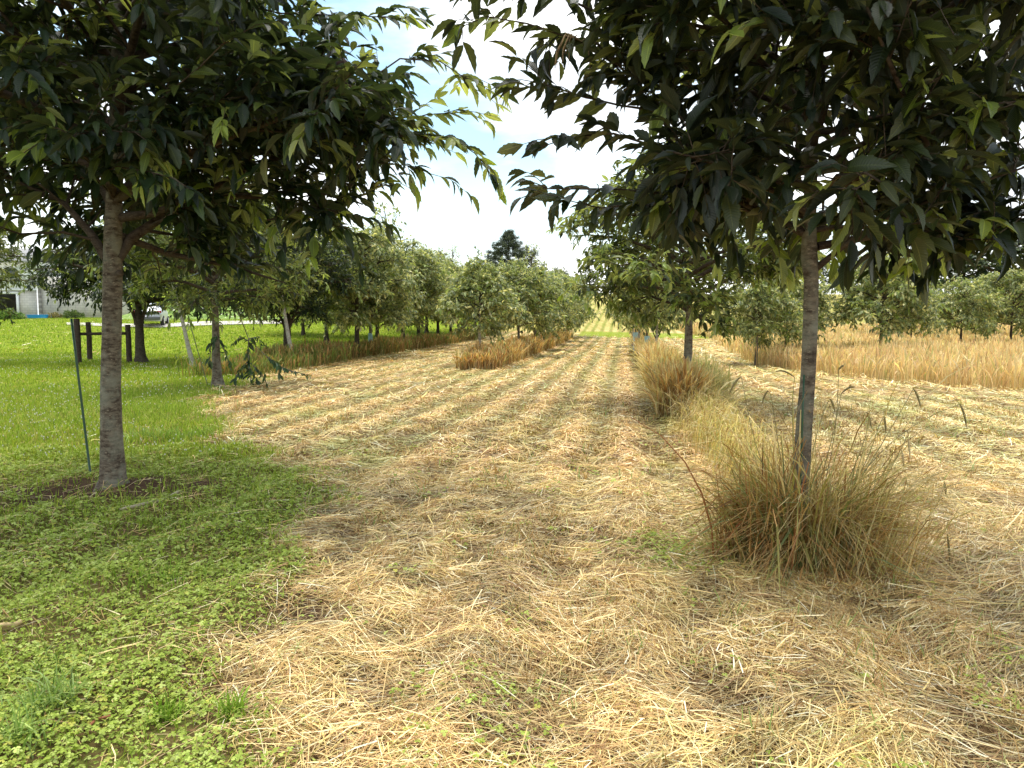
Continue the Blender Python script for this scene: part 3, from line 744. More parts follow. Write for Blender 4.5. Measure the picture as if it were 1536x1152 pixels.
# ---- the near tree on the lawn
rng = np.random.default_rng(11)
D = TREE_L[1]; base = np.array([TREE_L[0], TREE_L[1], float(height(TREE_L[0], TREE_L[1]))])
loc = lambda px, py, dd=0: at(px, py, D + dd) - base
tr = [loc(168, 745), loc(168, 728), loc(168, 715), loc(168, 690), loc(167, 640), loc(166, 580), loc(167, 500), loc(169, 420), loc(169, 350), loc(172, 280), loc(175, 215), loc(177, 100), loc(180, -40), loc(182, -150)]
tr_r = [.18, .145, .115, .106, .094, .084, .083, .084, .076, .066, .068, .058, .045, .02]
hero = [[loc(176, 388), loc(196, 358, .1), loc(244, 325, .2), loc(330, 275, .3), loc(450, 222, .2), loc(560, 205, 0), loc(640, 202, 0)],
        [loc(160, 388), loc(136, 350, .1), loc(96, 305, .2), loc(20, 270, .4), loc(-80, 235, .6)],
        [loc(172, 212), loc(136, 150, -.2), loc(102, 70, -.4), loc(85, -40, -.6)],
        [loc(177, 215), loc(212, 90, .2), loc(240, -40, .3)],
        [loc(172, 300), loc(230, 262, -.5), loc(330, 210, -.9), loc(440, 170, -1.0), loc(540, 130, -1.1)],
        [loc(170, 350), loc(250, 380, .5), loc(350, 400, .7), loc(430, 425, .6)]]
env = env_from([1.7, 2.0, 2.5, 3.0, 3.8, 4.6, 5.2, 5.7], [1.5, 2.0, 2.2, 2.45, 2.45, 2.4, 2.1, .8], 5)
wood, twigs = grow(rng, tr, tr_r, env, hero, n_limb=24, z_lo=2.45, z_hi=4.7, z_top=5.3, side_gap=.22, twig=.42, sub=7, limb_r=.045,
                   clear=lambda T: T[:, 2].min() < 2.05 or (T[:, 2].min() < 3.0 and abs(T[:, 0].mean()) < .50 and T[:, 1].mean() < .6 and T[:, 1].mean() > -1.2) or (T[:, 2].mean() < 2.75 and T[:, 1].mean() < -.9))
front = [[loc(172, 300), loc(150, 262, -.7), loc(175, 250, -1.2), loc(225, 258, -1.5), loc(262, 268, -1.7), loc(284, 284, -1.8)], [loc(165, 280), loc(130, 240, -.7), loc(90, 200, -1.0), loc(55, 188, -1.2), loc(30, 192, -1.3)],
         [loc(165, 290), loc(140, 262, -.8), loc(100, 245, -1.2), loc(60, 240, -1.4)], [loc(175, 230), loc(240, 150, -1.2), loc(300, 100, -1.6), loc(345, 55, -1.8)], [loc(175, 240), loc(250, 180, -1.0), loc(330, 150, -1.3), loc(400, 95, -1.5)]]
for Pw in front:
    Pw = np.array(Pw); wood.append((Pw, np.linspace(.010, .003, len(Pw)))); twigs.append(Pw[1:])
    for q in range(7):
        i1 = rng.integers(1, len(Pw) - 1); p0 = Pw[i1] + (Pw[i1 + 1] - Pw[i1]) * rng.random(); T = curve(p0, p0 + norm(Pw[i1 + 1] - Pw[i1]) * .25 + rng.normal(0, .12, 3), .05, 4, rng, .03); wood.append((T, np.linspace(.004, .002, 4))); twigs.append(T)
n0 = len(twigs)
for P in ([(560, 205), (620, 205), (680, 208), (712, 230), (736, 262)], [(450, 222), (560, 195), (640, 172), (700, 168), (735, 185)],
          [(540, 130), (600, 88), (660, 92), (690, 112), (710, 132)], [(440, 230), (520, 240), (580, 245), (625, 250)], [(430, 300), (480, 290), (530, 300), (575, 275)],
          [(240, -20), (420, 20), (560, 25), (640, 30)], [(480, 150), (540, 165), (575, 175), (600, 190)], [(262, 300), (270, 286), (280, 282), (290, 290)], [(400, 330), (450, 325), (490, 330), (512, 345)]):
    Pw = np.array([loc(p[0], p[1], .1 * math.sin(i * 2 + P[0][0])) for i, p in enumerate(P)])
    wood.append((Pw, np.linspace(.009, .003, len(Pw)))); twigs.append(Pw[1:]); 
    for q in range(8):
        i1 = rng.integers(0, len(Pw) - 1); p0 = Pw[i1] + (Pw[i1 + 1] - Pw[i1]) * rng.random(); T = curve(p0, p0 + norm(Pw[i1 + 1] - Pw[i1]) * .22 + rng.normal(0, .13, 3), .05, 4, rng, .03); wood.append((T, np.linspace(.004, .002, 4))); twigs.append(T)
t1 = empty('chestnut_tree', base, 'broad dark chestnut tree with thick grey trunk standing on the clover lawn', 'tree', 'chestnut trees')
link('trunk', wood_mesh('trunk', tr, tr_r, wood, M_bark, 20), t1)
def cat(*q):
    V, F, C = merge([x[:3] for x in q]); return V, F, C, np.concatenate([x[3] for x in q])
V_, F_, C_, U_ = cat(leafy(rng, twigs[:n0], L_HI, .052, .225, .37, GREEN, GP, p_young_lit=.14), leafy(rng, twigs[n0:], L_HI, .055, .21, .34, GREEN[1:3] + GREEN[4:], [.35, .35, .3], p_young_lit=.6, young=(.26, .33, .055)))  # pale young leaves, many more on the right-hand sprays: backlight put into colour
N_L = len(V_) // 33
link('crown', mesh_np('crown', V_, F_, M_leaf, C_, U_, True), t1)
m = MB(); k_ = loc(178, 410, -.088)
m.tube([k_ + (0, .03, 0), k_ + (0, -.004, 0), k_ + (0, -.016, 0)], [.030, .030, .022], 10)
m.build('knot', M_limb, t1, True)
m = MB(); c_ = loc(514, 98, -.9); rr = .05
for a in np.linspace(-1.4, 1.4, 9): pass
th = np.linspace(0.05, np.pi - .05, 8); m.tube([c_ + (0, 0, rr * math.cos(t)) for t in th], [rr * math.sin(t) for t in th], 10)
m.build('chestnut_bur', plain('bur', (.05, .025, .02), .9, .4, 40), t1, True)

# ---- the near tree in the dry grass
rng = np.random.default_rng(23)
D = TREE_R[1]; base = np.array([TREE_R[0], TREE_R[1], float(height(TREE_R[0], TREE_R[1]))])
tr = [loc(1197, 868), loc(1197, 840), loc(1198, 800), loc(1201, 720), loc(1206, 640), loc(1212, 560), loc(1216, 480), loc(1217, 420), loc(1214, 385), loc(1214, 330), loc(1219, 200), loc(1214, 60), loc(1208, -60), loc(1205, -160)]
tr_r = [.085, .068, .060, .056, .051, .047, .046, .046, .050, .040, .036, .028, .02, .01]
hero = [[loc(1206, 350), loc(1160, 325, .1), loc(1100, 298, .2), loc(1045, 245, .3), loc(980, 165, .3), loc(920, 95, .2)],
        [loc(1222, 405), loc(1262, 372, -.1), loc(1320, 332, -.2), loc(1420, 290, -.3), loc(1540, 250, -.4)],
        [loc(1219, 190), loc(1200, 150, -.1), loc(1140, 90, -.3), loc(1060, 0, -.5), loc(1000, -60, -.6)],
        [loc(1217, 230), loc(1300, 180, .4), loc(1390, 120, .7), loc(1470, 20, .9)],
        [loc(1216, 300), loc(1390, 215, -.6), loc(1345, 120, -.9), loc(1300, 10, -1.1)],
        [loc(1212, 320), loc(1110, 255, -.4), loc(1010, 228, -.5)],
        [loc(1210, 345), loc(1080, 300, .3), loc(1000, 290, .4)],
        [loc(1225, 370), loc(1380, 340, .2), loc(1500, 330, .3), loc(1620, 330, .2)]]
env = env_from([1.85, 2.05, 2.3, 2.6, 3.1, 3.7, 4.3, 4.7], [.5, .85, .95, 1.0, 1.15, 1.5, 1.4, .6], 8, .12)
wood, twigs = grow(rng, tr, tr_r, env, hero, n_limb=25, z_lo=2.1, z_hi=4.1, z_top=4.5, side_gap=.22, twig=.36, sub=7, limb_r=.030,
                   clear=lambda T: T[:, 2].min() < 1.84)
for P in ([(980, 165), (930, 158), (880, 146), (820, 128), (768, 133)], [(1010, 228), (920, 200), (860, 205), (812, 220)], [(1000, 290), (930, 284), (860, 283), (815, 283), (782, 297)],
          [(925, 98), (870, 62), (790, 35), (730, 25), (692, 40)], [(900, 20), (820, -15), (750, -25), (690, -8)], [(940, 110), (890, 60), (840, 55), (800, 75)], [(1010, 320), (960, 305), (900, 312), (850, 300)],
          [(1310, 338), (1325, 355), (1335, 372), (1340, 388)], [(1420, 290), (1440, 305), (1452, 322), (1456, 335)], [(1500, 262), (1515, 300), (1520, 330), (1522, 350)], [(1390, 335), (1400, 345), (1420, 340), (1430, 350)]):
    Pw = np.array([loc(p[0], p[1], .2 + .12 * math.sin(i * 2 + P[0][0])) for i, p in enumerate(P)])
    wood.append((Pw, np.linspace(.009, .003, len(Pw)))); twigs.append(Pw[1:])
    for q in range(6):
        i1 = rng.integers(0, len(Pw) - 1); p0 = Pw[i1] + (Pw[i1 + 1] - Pw[i1]) * rng.random(); T = curve(p0, p0 + norm(Pw[i1 + 1] - Pw[i1]) * .16 + rng.normal(0, .09, 3), .05, 4, rng, .03); wood.append((T, np.linspace(.004, .002, 4))); twigs.append(T)
t2 = empty('chestnut_tree', base, 'slender dark chestnut tree rising from a tussock of dry grass, its big leaves overhead', 'tree', 'chestnut trees')
link('trunk', wood_mesh('trunk', tr, tr_r, wood, M_bark, 18), t2)
G2 = [(0.014, 0.023, 0.009), (0.022, 0.033, 0.010), (0.038, 0.049, 0.012), (0.010, 0.018, 0.010), (0.082, 0.092, 0.021)]
V_, F_, C_, U_ = leafy(rng, twigs, L_HI, .062, .225, .37, G2, GP, p_young_lit=.16)
N_R = len(V_) // 33
link('crown', mesh_np('crown', V_, F_, M_leaf, C_, U_, True), t2)
# catkins hanging at the end of a limb
m = MB(); c_ = loc(872, 62, .15)
for i in range(9):
    a = rng.uniform(2.2, 5.4); l = rng.uniform(.12, .22)
    m.tube([c_, c_ + (math.cos(a) * l * .5, rng.normal(0, .03), .03), c_ + (math.cos(a) * l * .75, rng.normal(0, .03), -l * .35), c_ + (math.cos(a) * l * .8, rng.normal(0, .03), -l * .8)], [.003, .005, .005, .002], 5)
m.build('catkin', plain('catkin', (.30, .20, .10), .8, .3, 60), t2, True)
print('hero leaves', N_L, N_R)

# ---- orchard trees further off: one builder, each near one grown by itself, far ones copied from a few kinds
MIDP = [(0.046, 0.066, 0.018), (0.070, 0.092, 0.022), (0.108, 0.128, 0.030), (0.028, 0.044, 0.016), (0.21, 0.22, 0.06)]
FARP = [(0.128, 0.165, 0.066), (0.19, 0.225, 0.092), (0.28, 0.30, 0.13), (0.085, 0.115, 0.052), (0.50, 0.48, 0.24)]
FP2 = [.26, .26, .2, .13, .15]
def orchard_tree(seed, h, rad, fork, base_r, tpl, L0, gap, n_limb, sub, pal, pp, bark=M_bark, fork2=False, lean=(0, 0), side_gap=.4, twig=.5, min_r=.006, shape=None, ratio=.36, p_young_lit=.15, skip=.1):
    rng = np.random.default_rng(seed)
    P, r = trunk_line(rng, base_r, base_r * .3, h * .85, lean)
    r[P[:, 2] > fork] *= .75
    zs = np.array([fork * .92, fork * 1.1, fork + .25 * (h - fork), fork + .5 * (h - fork), fork + .75 * (h - fork), h])
    rs = np.array(shape or [.55, .85, 1.0, .95, .7, .2]) * rad
    env = env_from(zs, rs, seed)
    hero = []
    if fork2:
        for s in (-1, 1):
            hero.append([np.array([0, 0, fork * .62]) + P[4] * 0, np.array([s * .16, 0, fork * .85]), np.array([s * .36, .05, fork * 1.1]), np.array([s * rad * .5, .1, fork + .4 * (h - fork)])])
    wood, tw = grow(rng, P, r, env, hero, n_limb, fork, h * .8, h * .97, side_gap, twig, sub, limb_r=base_r * .42)
    tm = wood_mesh('trunk', P, r, wood, bark, 10, min_r=min_r)
    V, F, C, U = leafy(rng, tw, tpl, gap, L0, ratio, pal, pp, p_young_lit=p_young_lit, skip=skip)
    return tm, mesh_np('crown', V, F, M_leaf2, C, U, False)
def plant(name, meshes, p, label, group, rz=0.0, s=1.0, cat='tree'):
    r = empty(name, p, label, cat, group, rz); r.scale = (s, s, s)
    link('trunk', meshes[0], r); link('crown', meshes[1], r)
    return r
def on(px, py, dz=0.0):
    p = hit(px, py); return (p[0], p[1], float(height(p[0], p[1])) + dz)
def tree_guard(root, rad=.10, h=.9, c=(.35, .55, .55)):
    m = MB(); m.tube([(0, 0, .02), (0, 0, h)], [rad, rad * .95], 10); return m.build('tree_guard', plain('guard', c, .5, .12), root, True)

# second tree of the near row, and the one at the edge of the lawn with a hanging branch
p = on(1030, 612)
t3 = plant('chestnut_tree', orchard_tree(31, 4.75, 2.35, 1.6, .10, L_MID, .20, .050, 28, 8, MIDP, GP, side_gap=.26, twig=.42, shape=[.3, .72, 1.0, .9, .65, .2], p_young_lit=.5), p, 'rounded chestnut tree standing in the tan grass strip beside the lane', 'chestnut trees')
p = on(326, 580)
t4 = plant('chestnut_tree', orchard_tree(37, 5.0, 2.5, 1.9, .115, L_MID, .20, .055, 28, 7, MIDP, GP, side_gap=.28, twig=.45, shape=[.5, .9, 1.0, .9, .7, .25], p_young_lit=.5), p, 'chestnut tree at the hay corner with a low branch hanging over the straw', 'chestnut trees')
rng = np.random.default_rng(5); D = p[1]; base = np.array(p); tw = []; wd = []
for P in ([(352, 455), (362, 480), (373, 508), (400, 535), (425, 552)], [(373, 508), (372, 530), (374, 550), (385, 570)], [(374, 512), (360, 505), (350, 515)], [(374, 508), (388, 505), (392, 518)], [(374, 545), (360, 555), (352, 570)],
          [(374, 550), (376, 568), (382, 582)], [(380, 548), (392, 560), (400, 575)], [(326, 500), (316, 520), (314, 545)], [(326, 505), (336, 525), (345, 548)], [(425, 552), (442, 558), (462, 562)], [(400, 535), (415, 545), (420, 562)], [(374, 540), (366, 548), (362, 562)]):
    Pw = np.array([loc(a, b, -.25) for a, b in P]); wd.append((Pw, np.linspace(.016, .004, len(Pw)))); tw.append(Pw if len(P) < 5 else Pw[3:])
m = MB(); [m.tube(P, r, 5, False) for P, r in wd]
hb = m.build('hanging_branch', M_bark, t4, True)
V_, F_, C_, U_ = leafy(rng, tw, L_MID, .036, .23, .36, [(.03, .065, .025), (.045, .09, .03), (.025, .05, .02)], [.4, .35, .25], p_young_lit=.0, down=.45, skip=0, spread=2.2)
link('foliage', mesh_np('foliage', V_, F_, M_leaf2, C_, U_), hb)

# the two darker trees on the lawn behind it, and the pale leaning saplings
plant('lawn_tree', orchard_tree(41, 5.0, 3.5, 2.05, .19, L_MID, .21, .058, 30, 7, GREEN, GP, M_bark_dark, True, side_gap=.28, twig=.5, shape=[.8, 1., 1., .85, .6, .2]), on(211, 545), 'low dark tree with a forked trunk beside the wooden posts', 'lawn trees', .3)
plant('lawn_tree', orchard_tree(43, 5.2, 3.0, 1.75, .17, L_MID, .21, .058, 30, 7, GREEN, GP, M_bark_dark, True, side_gap=.28, twig=.5), on(432, 545), 'dark tree with a forked black trunk at the edge of the lawn', 'lawn trees', -.2)
plant('sapling', orchard_tree(47, 4.3, 1.3, 2.7, .085, L_MID, .19, .07, 16, 5, MIDP, GP, M_bark_pale, lean=(-.75, 0), side_gap=.36), on(290, 551), 'pale leaning sapling beyond the hay corner, in front of the car', 'pale saplings')
plant('sapling', orchard_tree(48, 4.6, 1.6, 2.6, .085, L_MID, .19, .07, 16, 5, MIDP, GP, M_bark_pale, lean=(-.6, 0), side_gap=.36), on(441, 550), 'pale leaning sapling crossing in front of the black forked trunk', 'pale saplings')
plant('lawn_tree', orchard_tree(53, 5.6, 3.4, 2.1, .17, L_MID, .21, .062, 26, 6, MIDP, GP, M_bark_dark, side_gap=.3, twig=.5), on(-75, 548), 'leafy tree reaching in from the edge in front of the white house', 'lawn trees', .9)

# kinds for the far rows
kinds = [orchard_tree(60 + i, 4.4, 2.15, 1.35, .085, L_LO, .24, .055, 26, 7, FARP, FP2, (M_bark_dark, M_bark)[i % 2], side_gap=.26, twig=.5, shape=[.75, .98, 1., .95, .75, .3], p_young_lit=.25, ratio=.45, skip=.05) for i in range(5)]
big = [orchard_tree(70 + i, 6.4, 3.1, 1.75, .14, L_LO, .26, .055, 34, 7, FARP, FP2, M_bark_dark, side_gap=.28, twig=.55, shape=[.75, .98, 1., .95, .78, .35], p_young_lit=.22, ratio=.45, skip=.05) for i in range(4)]
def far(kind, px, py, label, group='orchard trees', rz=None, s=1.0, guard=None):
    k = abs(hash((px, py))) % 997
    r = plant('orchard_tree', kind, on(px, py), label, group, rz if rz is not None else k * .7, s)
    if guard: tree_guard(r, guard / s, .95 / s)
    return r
young_ = [orchard_tree(64 + i, 3.7, 1.25, 1.55, .065, L_LO, .22, .055, 20, 6, FARP, FP2, (M_bark_pale, M_bark)[i % 2], fork2=(i == 0), side_gap=.24, twig=.4, shape=[.6, .95, 1., .9, .65, .25], p_young_lit=.25, ratio=.45, skip=.05) for i in range(2)]
# row between lawn and hay
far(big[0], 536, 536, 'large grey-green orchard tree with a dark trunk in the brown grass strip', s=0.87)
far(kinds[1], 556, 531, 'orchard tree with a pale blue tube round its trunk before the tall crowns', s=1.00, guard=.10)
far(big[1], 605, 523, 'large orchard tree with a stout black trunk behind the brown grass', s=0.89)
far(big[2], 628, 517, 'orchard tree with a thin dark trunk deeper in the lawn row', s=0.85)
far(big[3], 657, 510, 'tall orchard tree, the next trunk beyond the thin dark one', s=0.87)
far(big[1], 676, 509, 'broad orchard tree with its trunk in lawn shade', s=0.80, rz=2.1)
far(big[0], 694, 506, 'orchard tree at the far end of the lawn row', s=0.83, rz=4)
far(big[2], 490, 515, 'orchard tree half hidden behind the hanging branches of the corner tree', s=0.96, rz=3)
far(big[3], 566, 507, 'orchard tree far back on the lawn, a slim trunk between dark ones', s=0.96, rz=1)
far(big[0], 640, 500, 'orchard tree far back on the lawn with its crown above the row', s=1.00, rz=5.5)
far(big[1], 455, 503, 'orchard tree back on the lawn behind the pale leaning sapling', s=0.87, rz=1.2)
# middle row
plant('orchard_tree', orchard_tree(60, 4.0, 1.55, 1.5, .085, L_LO, .24, .055, 24, 7, FARP, FP2, M_bark_pale, side_gap=.26, twig=.5, shape=[.5, .95, 1., .9, .65, .25], p_young_lit=.25, ratio=.45, skip=.05), on(720, 549), 'small orchard tree with a pale trunk at the near end of the middle row', 'orchard trees', s=.86)
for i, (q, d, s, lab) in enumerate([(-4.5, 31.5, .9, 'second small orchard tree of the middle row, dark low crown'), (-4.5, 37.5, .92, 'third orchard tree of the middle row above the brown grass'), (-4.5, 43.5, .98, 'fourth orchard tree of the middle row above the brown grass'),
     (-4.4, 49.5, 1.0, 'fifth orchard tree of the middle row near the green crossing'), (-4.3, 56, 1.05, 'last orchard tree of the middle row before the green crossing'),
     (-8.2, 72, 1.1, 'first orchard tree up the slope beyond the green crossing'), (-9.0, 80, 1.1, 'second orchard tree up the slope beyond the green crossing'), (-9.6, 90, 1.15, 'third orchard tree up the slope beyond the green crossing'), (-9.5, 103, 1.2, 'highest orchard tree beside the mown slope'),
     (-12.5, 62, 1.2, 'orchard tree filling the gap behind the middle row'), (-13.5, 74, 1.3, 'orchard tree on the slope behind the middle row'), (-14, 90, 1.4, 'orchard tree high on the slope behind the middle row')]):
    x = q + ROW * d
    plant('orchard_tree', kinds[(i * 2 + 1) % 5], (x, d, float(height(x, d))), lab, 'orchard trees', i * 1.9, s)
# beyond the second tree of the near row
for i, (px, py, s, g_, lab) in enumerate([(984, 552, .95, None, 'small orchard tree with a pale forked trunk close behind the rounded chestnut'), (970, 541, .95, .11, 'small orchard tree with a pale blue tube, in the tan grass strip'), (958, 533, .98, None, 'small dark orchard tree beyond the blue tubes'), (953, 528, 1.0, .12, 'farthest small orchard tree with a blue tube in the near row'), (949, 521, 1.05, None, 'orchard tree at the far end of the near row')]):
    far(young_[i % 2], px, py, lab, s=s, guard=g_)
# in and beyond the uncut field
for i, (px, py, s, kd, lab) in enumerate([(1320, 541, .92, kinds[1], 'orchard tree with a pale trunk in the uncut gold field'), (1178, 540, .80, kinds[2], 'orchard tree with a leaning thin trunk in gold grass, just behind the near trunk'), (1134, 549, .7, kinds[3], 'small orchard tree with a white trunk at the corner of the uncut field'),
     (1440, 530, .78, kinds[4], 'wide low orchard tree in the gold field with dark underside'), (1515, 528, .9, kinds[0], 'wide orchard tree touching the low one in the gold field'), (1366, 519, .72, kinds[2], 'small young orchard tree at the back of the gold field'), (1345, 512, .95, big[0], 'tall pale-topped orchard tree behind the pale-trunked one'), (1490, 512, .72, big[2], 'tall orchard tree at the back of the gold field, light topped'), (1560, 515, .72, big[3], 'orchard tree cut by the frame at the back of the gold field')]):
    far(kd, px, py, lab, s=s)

# ---- woodland trees beyond the orchard
DARKP = [(0.030, 0.052, 0.026), (0.042, 0.068, 0.030), (0.060, 0.088, 0.036), (0.022, 0.038, 0.022), (0.085, 0.11, 0.045)]
woods = [orchard_tree(80 + i, 15, 5.6, 3.5, .3, L_LO, .85, .30, 24, 4, DARKP, FP2, M_bark_dark, side_gap=1.0, twig=1.5, min_r=.03, shape=[.7, .9, 1., .95, .75, .3], ratio=.6, p_young_lit=0, skip=.15) for i in range(3)]
airy = [orchard_tree(90 + i, 15, 3.6, 4, .22, L_LO, .7, .55, 16, 3, FARP, FP2, M_bark_dark, side_gap=1.3, twig=1.6, min_r=.02, shape=[.4, .7, .9, 1, .7, .25], ratio=.55, p_young_lit=.1, skip=.35) for i in range(2)]
def pine():
    rng = np.random.default_rng(99); h = 19.0
    P, r = trunk_line(rng, .32, .05, h, (.3, 0), 14, .3, .05); wood, O, A = [], [], []
    for i in range(95):
        z = h * (.22 + .78 * (i / 95) ** .85); az = i * 2.4; f = (h - z) / (h * .8)
        l = (0.9 + 11.0 * min(1, f * 1.45) * (1 - .25 * max(0, f - .6))) * rng.uniform(.6, 1.1)
        b = np.array([np.interp(z, P[:, 2], P[:, 0]), np.interp(z, P[:, 2], P[:, 1]), z]); e = b + np.array([math.cos(az) * l, math.sin(az) * l, l * rng.uniform(-.05, .28)])
        B = curve(b, e, -.05, 6, rng, .04); wood.append((B, np.linspace(.06, .015, 6)))
        for j in range(int(4 + l * 2.6)):
            u = rng.uniform(.35, 1.0) * 5; k = min(int(u), 4); c = B[k] + (B[k + 1] - B[k]) * (u - k) + rng.normal(0, .28, 3)
            n = 34; d = rng.normal(0, 1, (n, 3)); d[:, 2] = d[:, 2] * .6 + .35; d /= np.linalg.norm(d, axis=1)[:, None]
            O.append(c + rng.normal(0, .22, (n, 3))); A.append(d)
    O = np.concatenate(O); A = np.concatenate(A); n = len(O)
    V, F, C, U = leaves(L_LO, O, A, rng.normal(0, 1, (n, 3)), rng.uniform(.25, .5, n), np.full(n, .28), np.zeros(n), pick([(.022, .036, .024), (.034, .050, .030), (.052, .066, .038)], n, rng))
    return wood_mesh('trunk', P, r, wood, M_bark_dark, 8), mesh_np('crown', V, F, M_leaf2, C, U)
def yonder(name, meshes, px, d, top_py, h0, label, group, rz=0.0, cat='tree'):
    """a tree at distance d whose top stands where the photograph shows it; its foot is on the ground there"""
    x = (px - 768) / FPX * d; z0 = float(height(x, d)); top = at(px, top_py, d)[2]
    return plant(name, meshes, (x, d, z0), label, group, rz, max(.3, (top - z0) / h0), cat)
yonder('pine_tree', pine(), 762, 150, 346, 19.2, 'tall dark pine standing alone against the sky at the end of the orchard', 'woodland trees', 0, 'pine tree')
for i, (kd, px, d, ty, lab) in enumerate([
    (airy[0], 583, 75, 300, 'thin tall tree poking up above the round orchard crowns'), (airy[1], 680, 140, 366, 'small blue-green tree showing above the orchard, left of the pine'), (airy[0], 797, 140, 362, 'thin ragged tree just right of the pine'),
    (airy[1], 715, 150, 384, 'wispy low tree between the small blue-green tree and the pine'), (woods[0], 745, 165, 392, 'dark round tree at the foot of the pine'), (woods[1], 800, 160, 388, 'dark tree right of the foot of the pine'), (woods[2], 838, 240, 400, 'wooded tree at the top of the mown slope'), (woods[0], 884, 260, 402, 'dark tree at the head of the lane'),
    (woods[1], 930, 250, 395, 'dark tree behind the head of the lane'), (woods[2], 985, 200, 380, 'dark woodland tree behind the rounded chestnut crown'), (woods[0], 1045, 170, 378, 'dark woodland tree hidden behind the rounded chestnut'), (woods[1], 1100, 160, 380, 'dark woodland tree seen past the rounded chestnut'),
    (woods[2], 1160, 150, 378, 'dark woodland tree between the rounded chestnut and the near trunk'), (woods[0], 1215, 140, 376, 'dark woodland tree behind the near trunk'), (woods[1], 1270, 135, 380, 'dark woodland tree seen under the near crown'), (woods[2], 1330, 125, 372, 'woodland tree behind the pale-topped orchard tree'),
    (woods[0], 1385, 118, 366, 'shaded woodland tree above the light green orchard tree'), (woods[1], 1440, 112, 345, 'big shaded woodland tree above the gold field'), (woods[2], 1500, 108, 338, 'big shaded woodland tree near the frame edge'), (woods[0], 1570, 104, 335, 'big shaded woodland tree cut by the frame'),
    (woods[1], 640, 120, 395, 'woodland tree behind the lawn row'), (woods[2], 560, 110, 380, 'woodland tree behind the tallest orchard crowns'), (woods[0], 480, 105, 370, 'woodland tree behind the dark forked lawn tree'), (woods[1], 400, 105, 355, 'woodland tree behind the corner chestnut'), (woods[2], 320, 105, 360, 'woodland tree behind the driveway')]):
    w_ = yonder('woodland_tree', kd, px, d, ty, 15.0, lab, 'woodland trees', i * 1.7)
    if kd in woods: w_.scale = (w_.scale[0] * 1.5, w_.scale[0] * 1.5, w_.scale[2])
# ------------------------------------------------------------------ stakes, posts, stones
M_stake = plain('stake', (.02, .07, .03), .45, .2, 20)
def rod(name, a, b, r, mat, label, cat):
    m = MB(); m.tube(np.linspace(a, b, 5), r, 6); o = m.build(name, mat, None, True); return tag(o, label, cat)
f = hit(137, 716); d = f[1]
o = rod('garden_stake', np.array([f[0], d, float(ground(f[0], d)) - .1]), at(107, 478, d + .05), .0115, M_stake, 'thin green stake leaning beside the thick grey trunk on the lawn', 'stake')
o = rod('garden_stake', at(1198, 800, TREE_R[1] - .080), at(1206, 562, TREE_R[1] - .062), .006, M_stake, 'thin dark stake standing against the slender trunk in the tussock', 'stake')
f = hit(313, 578)
o = rod('garden_stake', np.array([f[0], f[1], float(height(f[0], f[1])) - .1]), at(285, 486, f[1]), .011, plain('old_stake', (.12, .15, .05), .6), 'thin leaning stake beside the corner chestnut trunk', 'stake')
M_post = plain('old_post', (.055, .036, .026), .85, .5, 14, bump=.4)
p0 = hit(118, 546); fe = empty('post_and_rail', (p0[0], p0[1], float(height(p0[0], p0[1]))), 'weathered dark brown wooden posts joined by one rail on the lawn', 'fence')
b0 = np.array(fe.location)
posts = []
for px, py, top, r in ((118, 546, 478, .105), (135, 541, 483, .095), (194, 544, 487, .095)):
    q = hit(px, py); zt = at(px, top, q[1])[2]; c = np.array([q[0], q[1], float(height(q[0], q[1]))]) - b0
    m = MB(); hgt = zt - c[2] - b0[2]; m.tube([c + (0, 0, -.2), c + (0, 0, .3), c + (.01, 0, hgt * .6), c + (0, 0, hgt - .02), c + (0, 0, hgt)], [r, r, r * .97, r * .95, r * .8], 12, rough=.1); m.build('post', M_post, fe, True); posts.append((c, hgt))
a = at(121, 501, p0[1]) - b0; bq = hit(194, 544); b = at(193, 500, bq[1]) - b0
m = MB(); m.tube(np.linspace(a, b, 6), .055, 10, rough=.1); m.build('rail', M_post, fe, True)
def stone(name, px, py, s, mat, label, cat, flat=.7, stretch=1.0):
    q = hit(px, py); m = MB(); th = np.linspace(.05, np.pi - .05, 7)
    m.tube([(0, 0, s * flat * math.cos(t)) for t in th], [s * math.sin(t) for t in th], 10, rough=.35)
    o = m.build(name, mat, None, True, (q[0], q[1], float(ground(q[0], q[1])) + s * flat * .6 + .012)); o.scale = (stretch, 1, 1); return tag(o, label, cat)
stone('pebble', 533, 1028, .0085, plain('white_stone', (.8, .78, .75), .6, .05), 'small white pebble lying on the brown thatch', 'pebble')
stone('dead_leaf', 148, 1048, .022, plain('dead_leaf', (.42, .20, .10), .7, .3, 30), 'curled orange-brown dead leaf in the clover', 'leaf', .5, 1.3)
def stick(pts, r, mat, label):
    Pq = []
    for px, py in pts:
        q = hit(px, py); Pq.append((q[0], q[1], float(ground(q[0], q[1])) + .028))
    m = MB(); m.tube(Pq, r, 7, rough=.3); return tag(m.build('stick', mat, None, True), label, 'stick')
stick([(-12, 968), (8, 963), (22, 962), (34, 961)], .010, plain('tan_stick', (.55, .40, .20), .7, .2), 'pale tan dead stalk lying in the clover at the frame edge')
stick([(128, 1120), (145, 1104), (166, 1092)], .006, plain('rust_stick', (.28, .10, .045), .7, .2), 'rust-brown twig lying in the grass in the bottom corner')
stick([(180, 775), (215, 768), (245, 758), (268, 748)], .012, plain('grey_stick', (.40, .34, .22), .8, .2), 'grey weathered stick lying on the ground before the thick trunk')

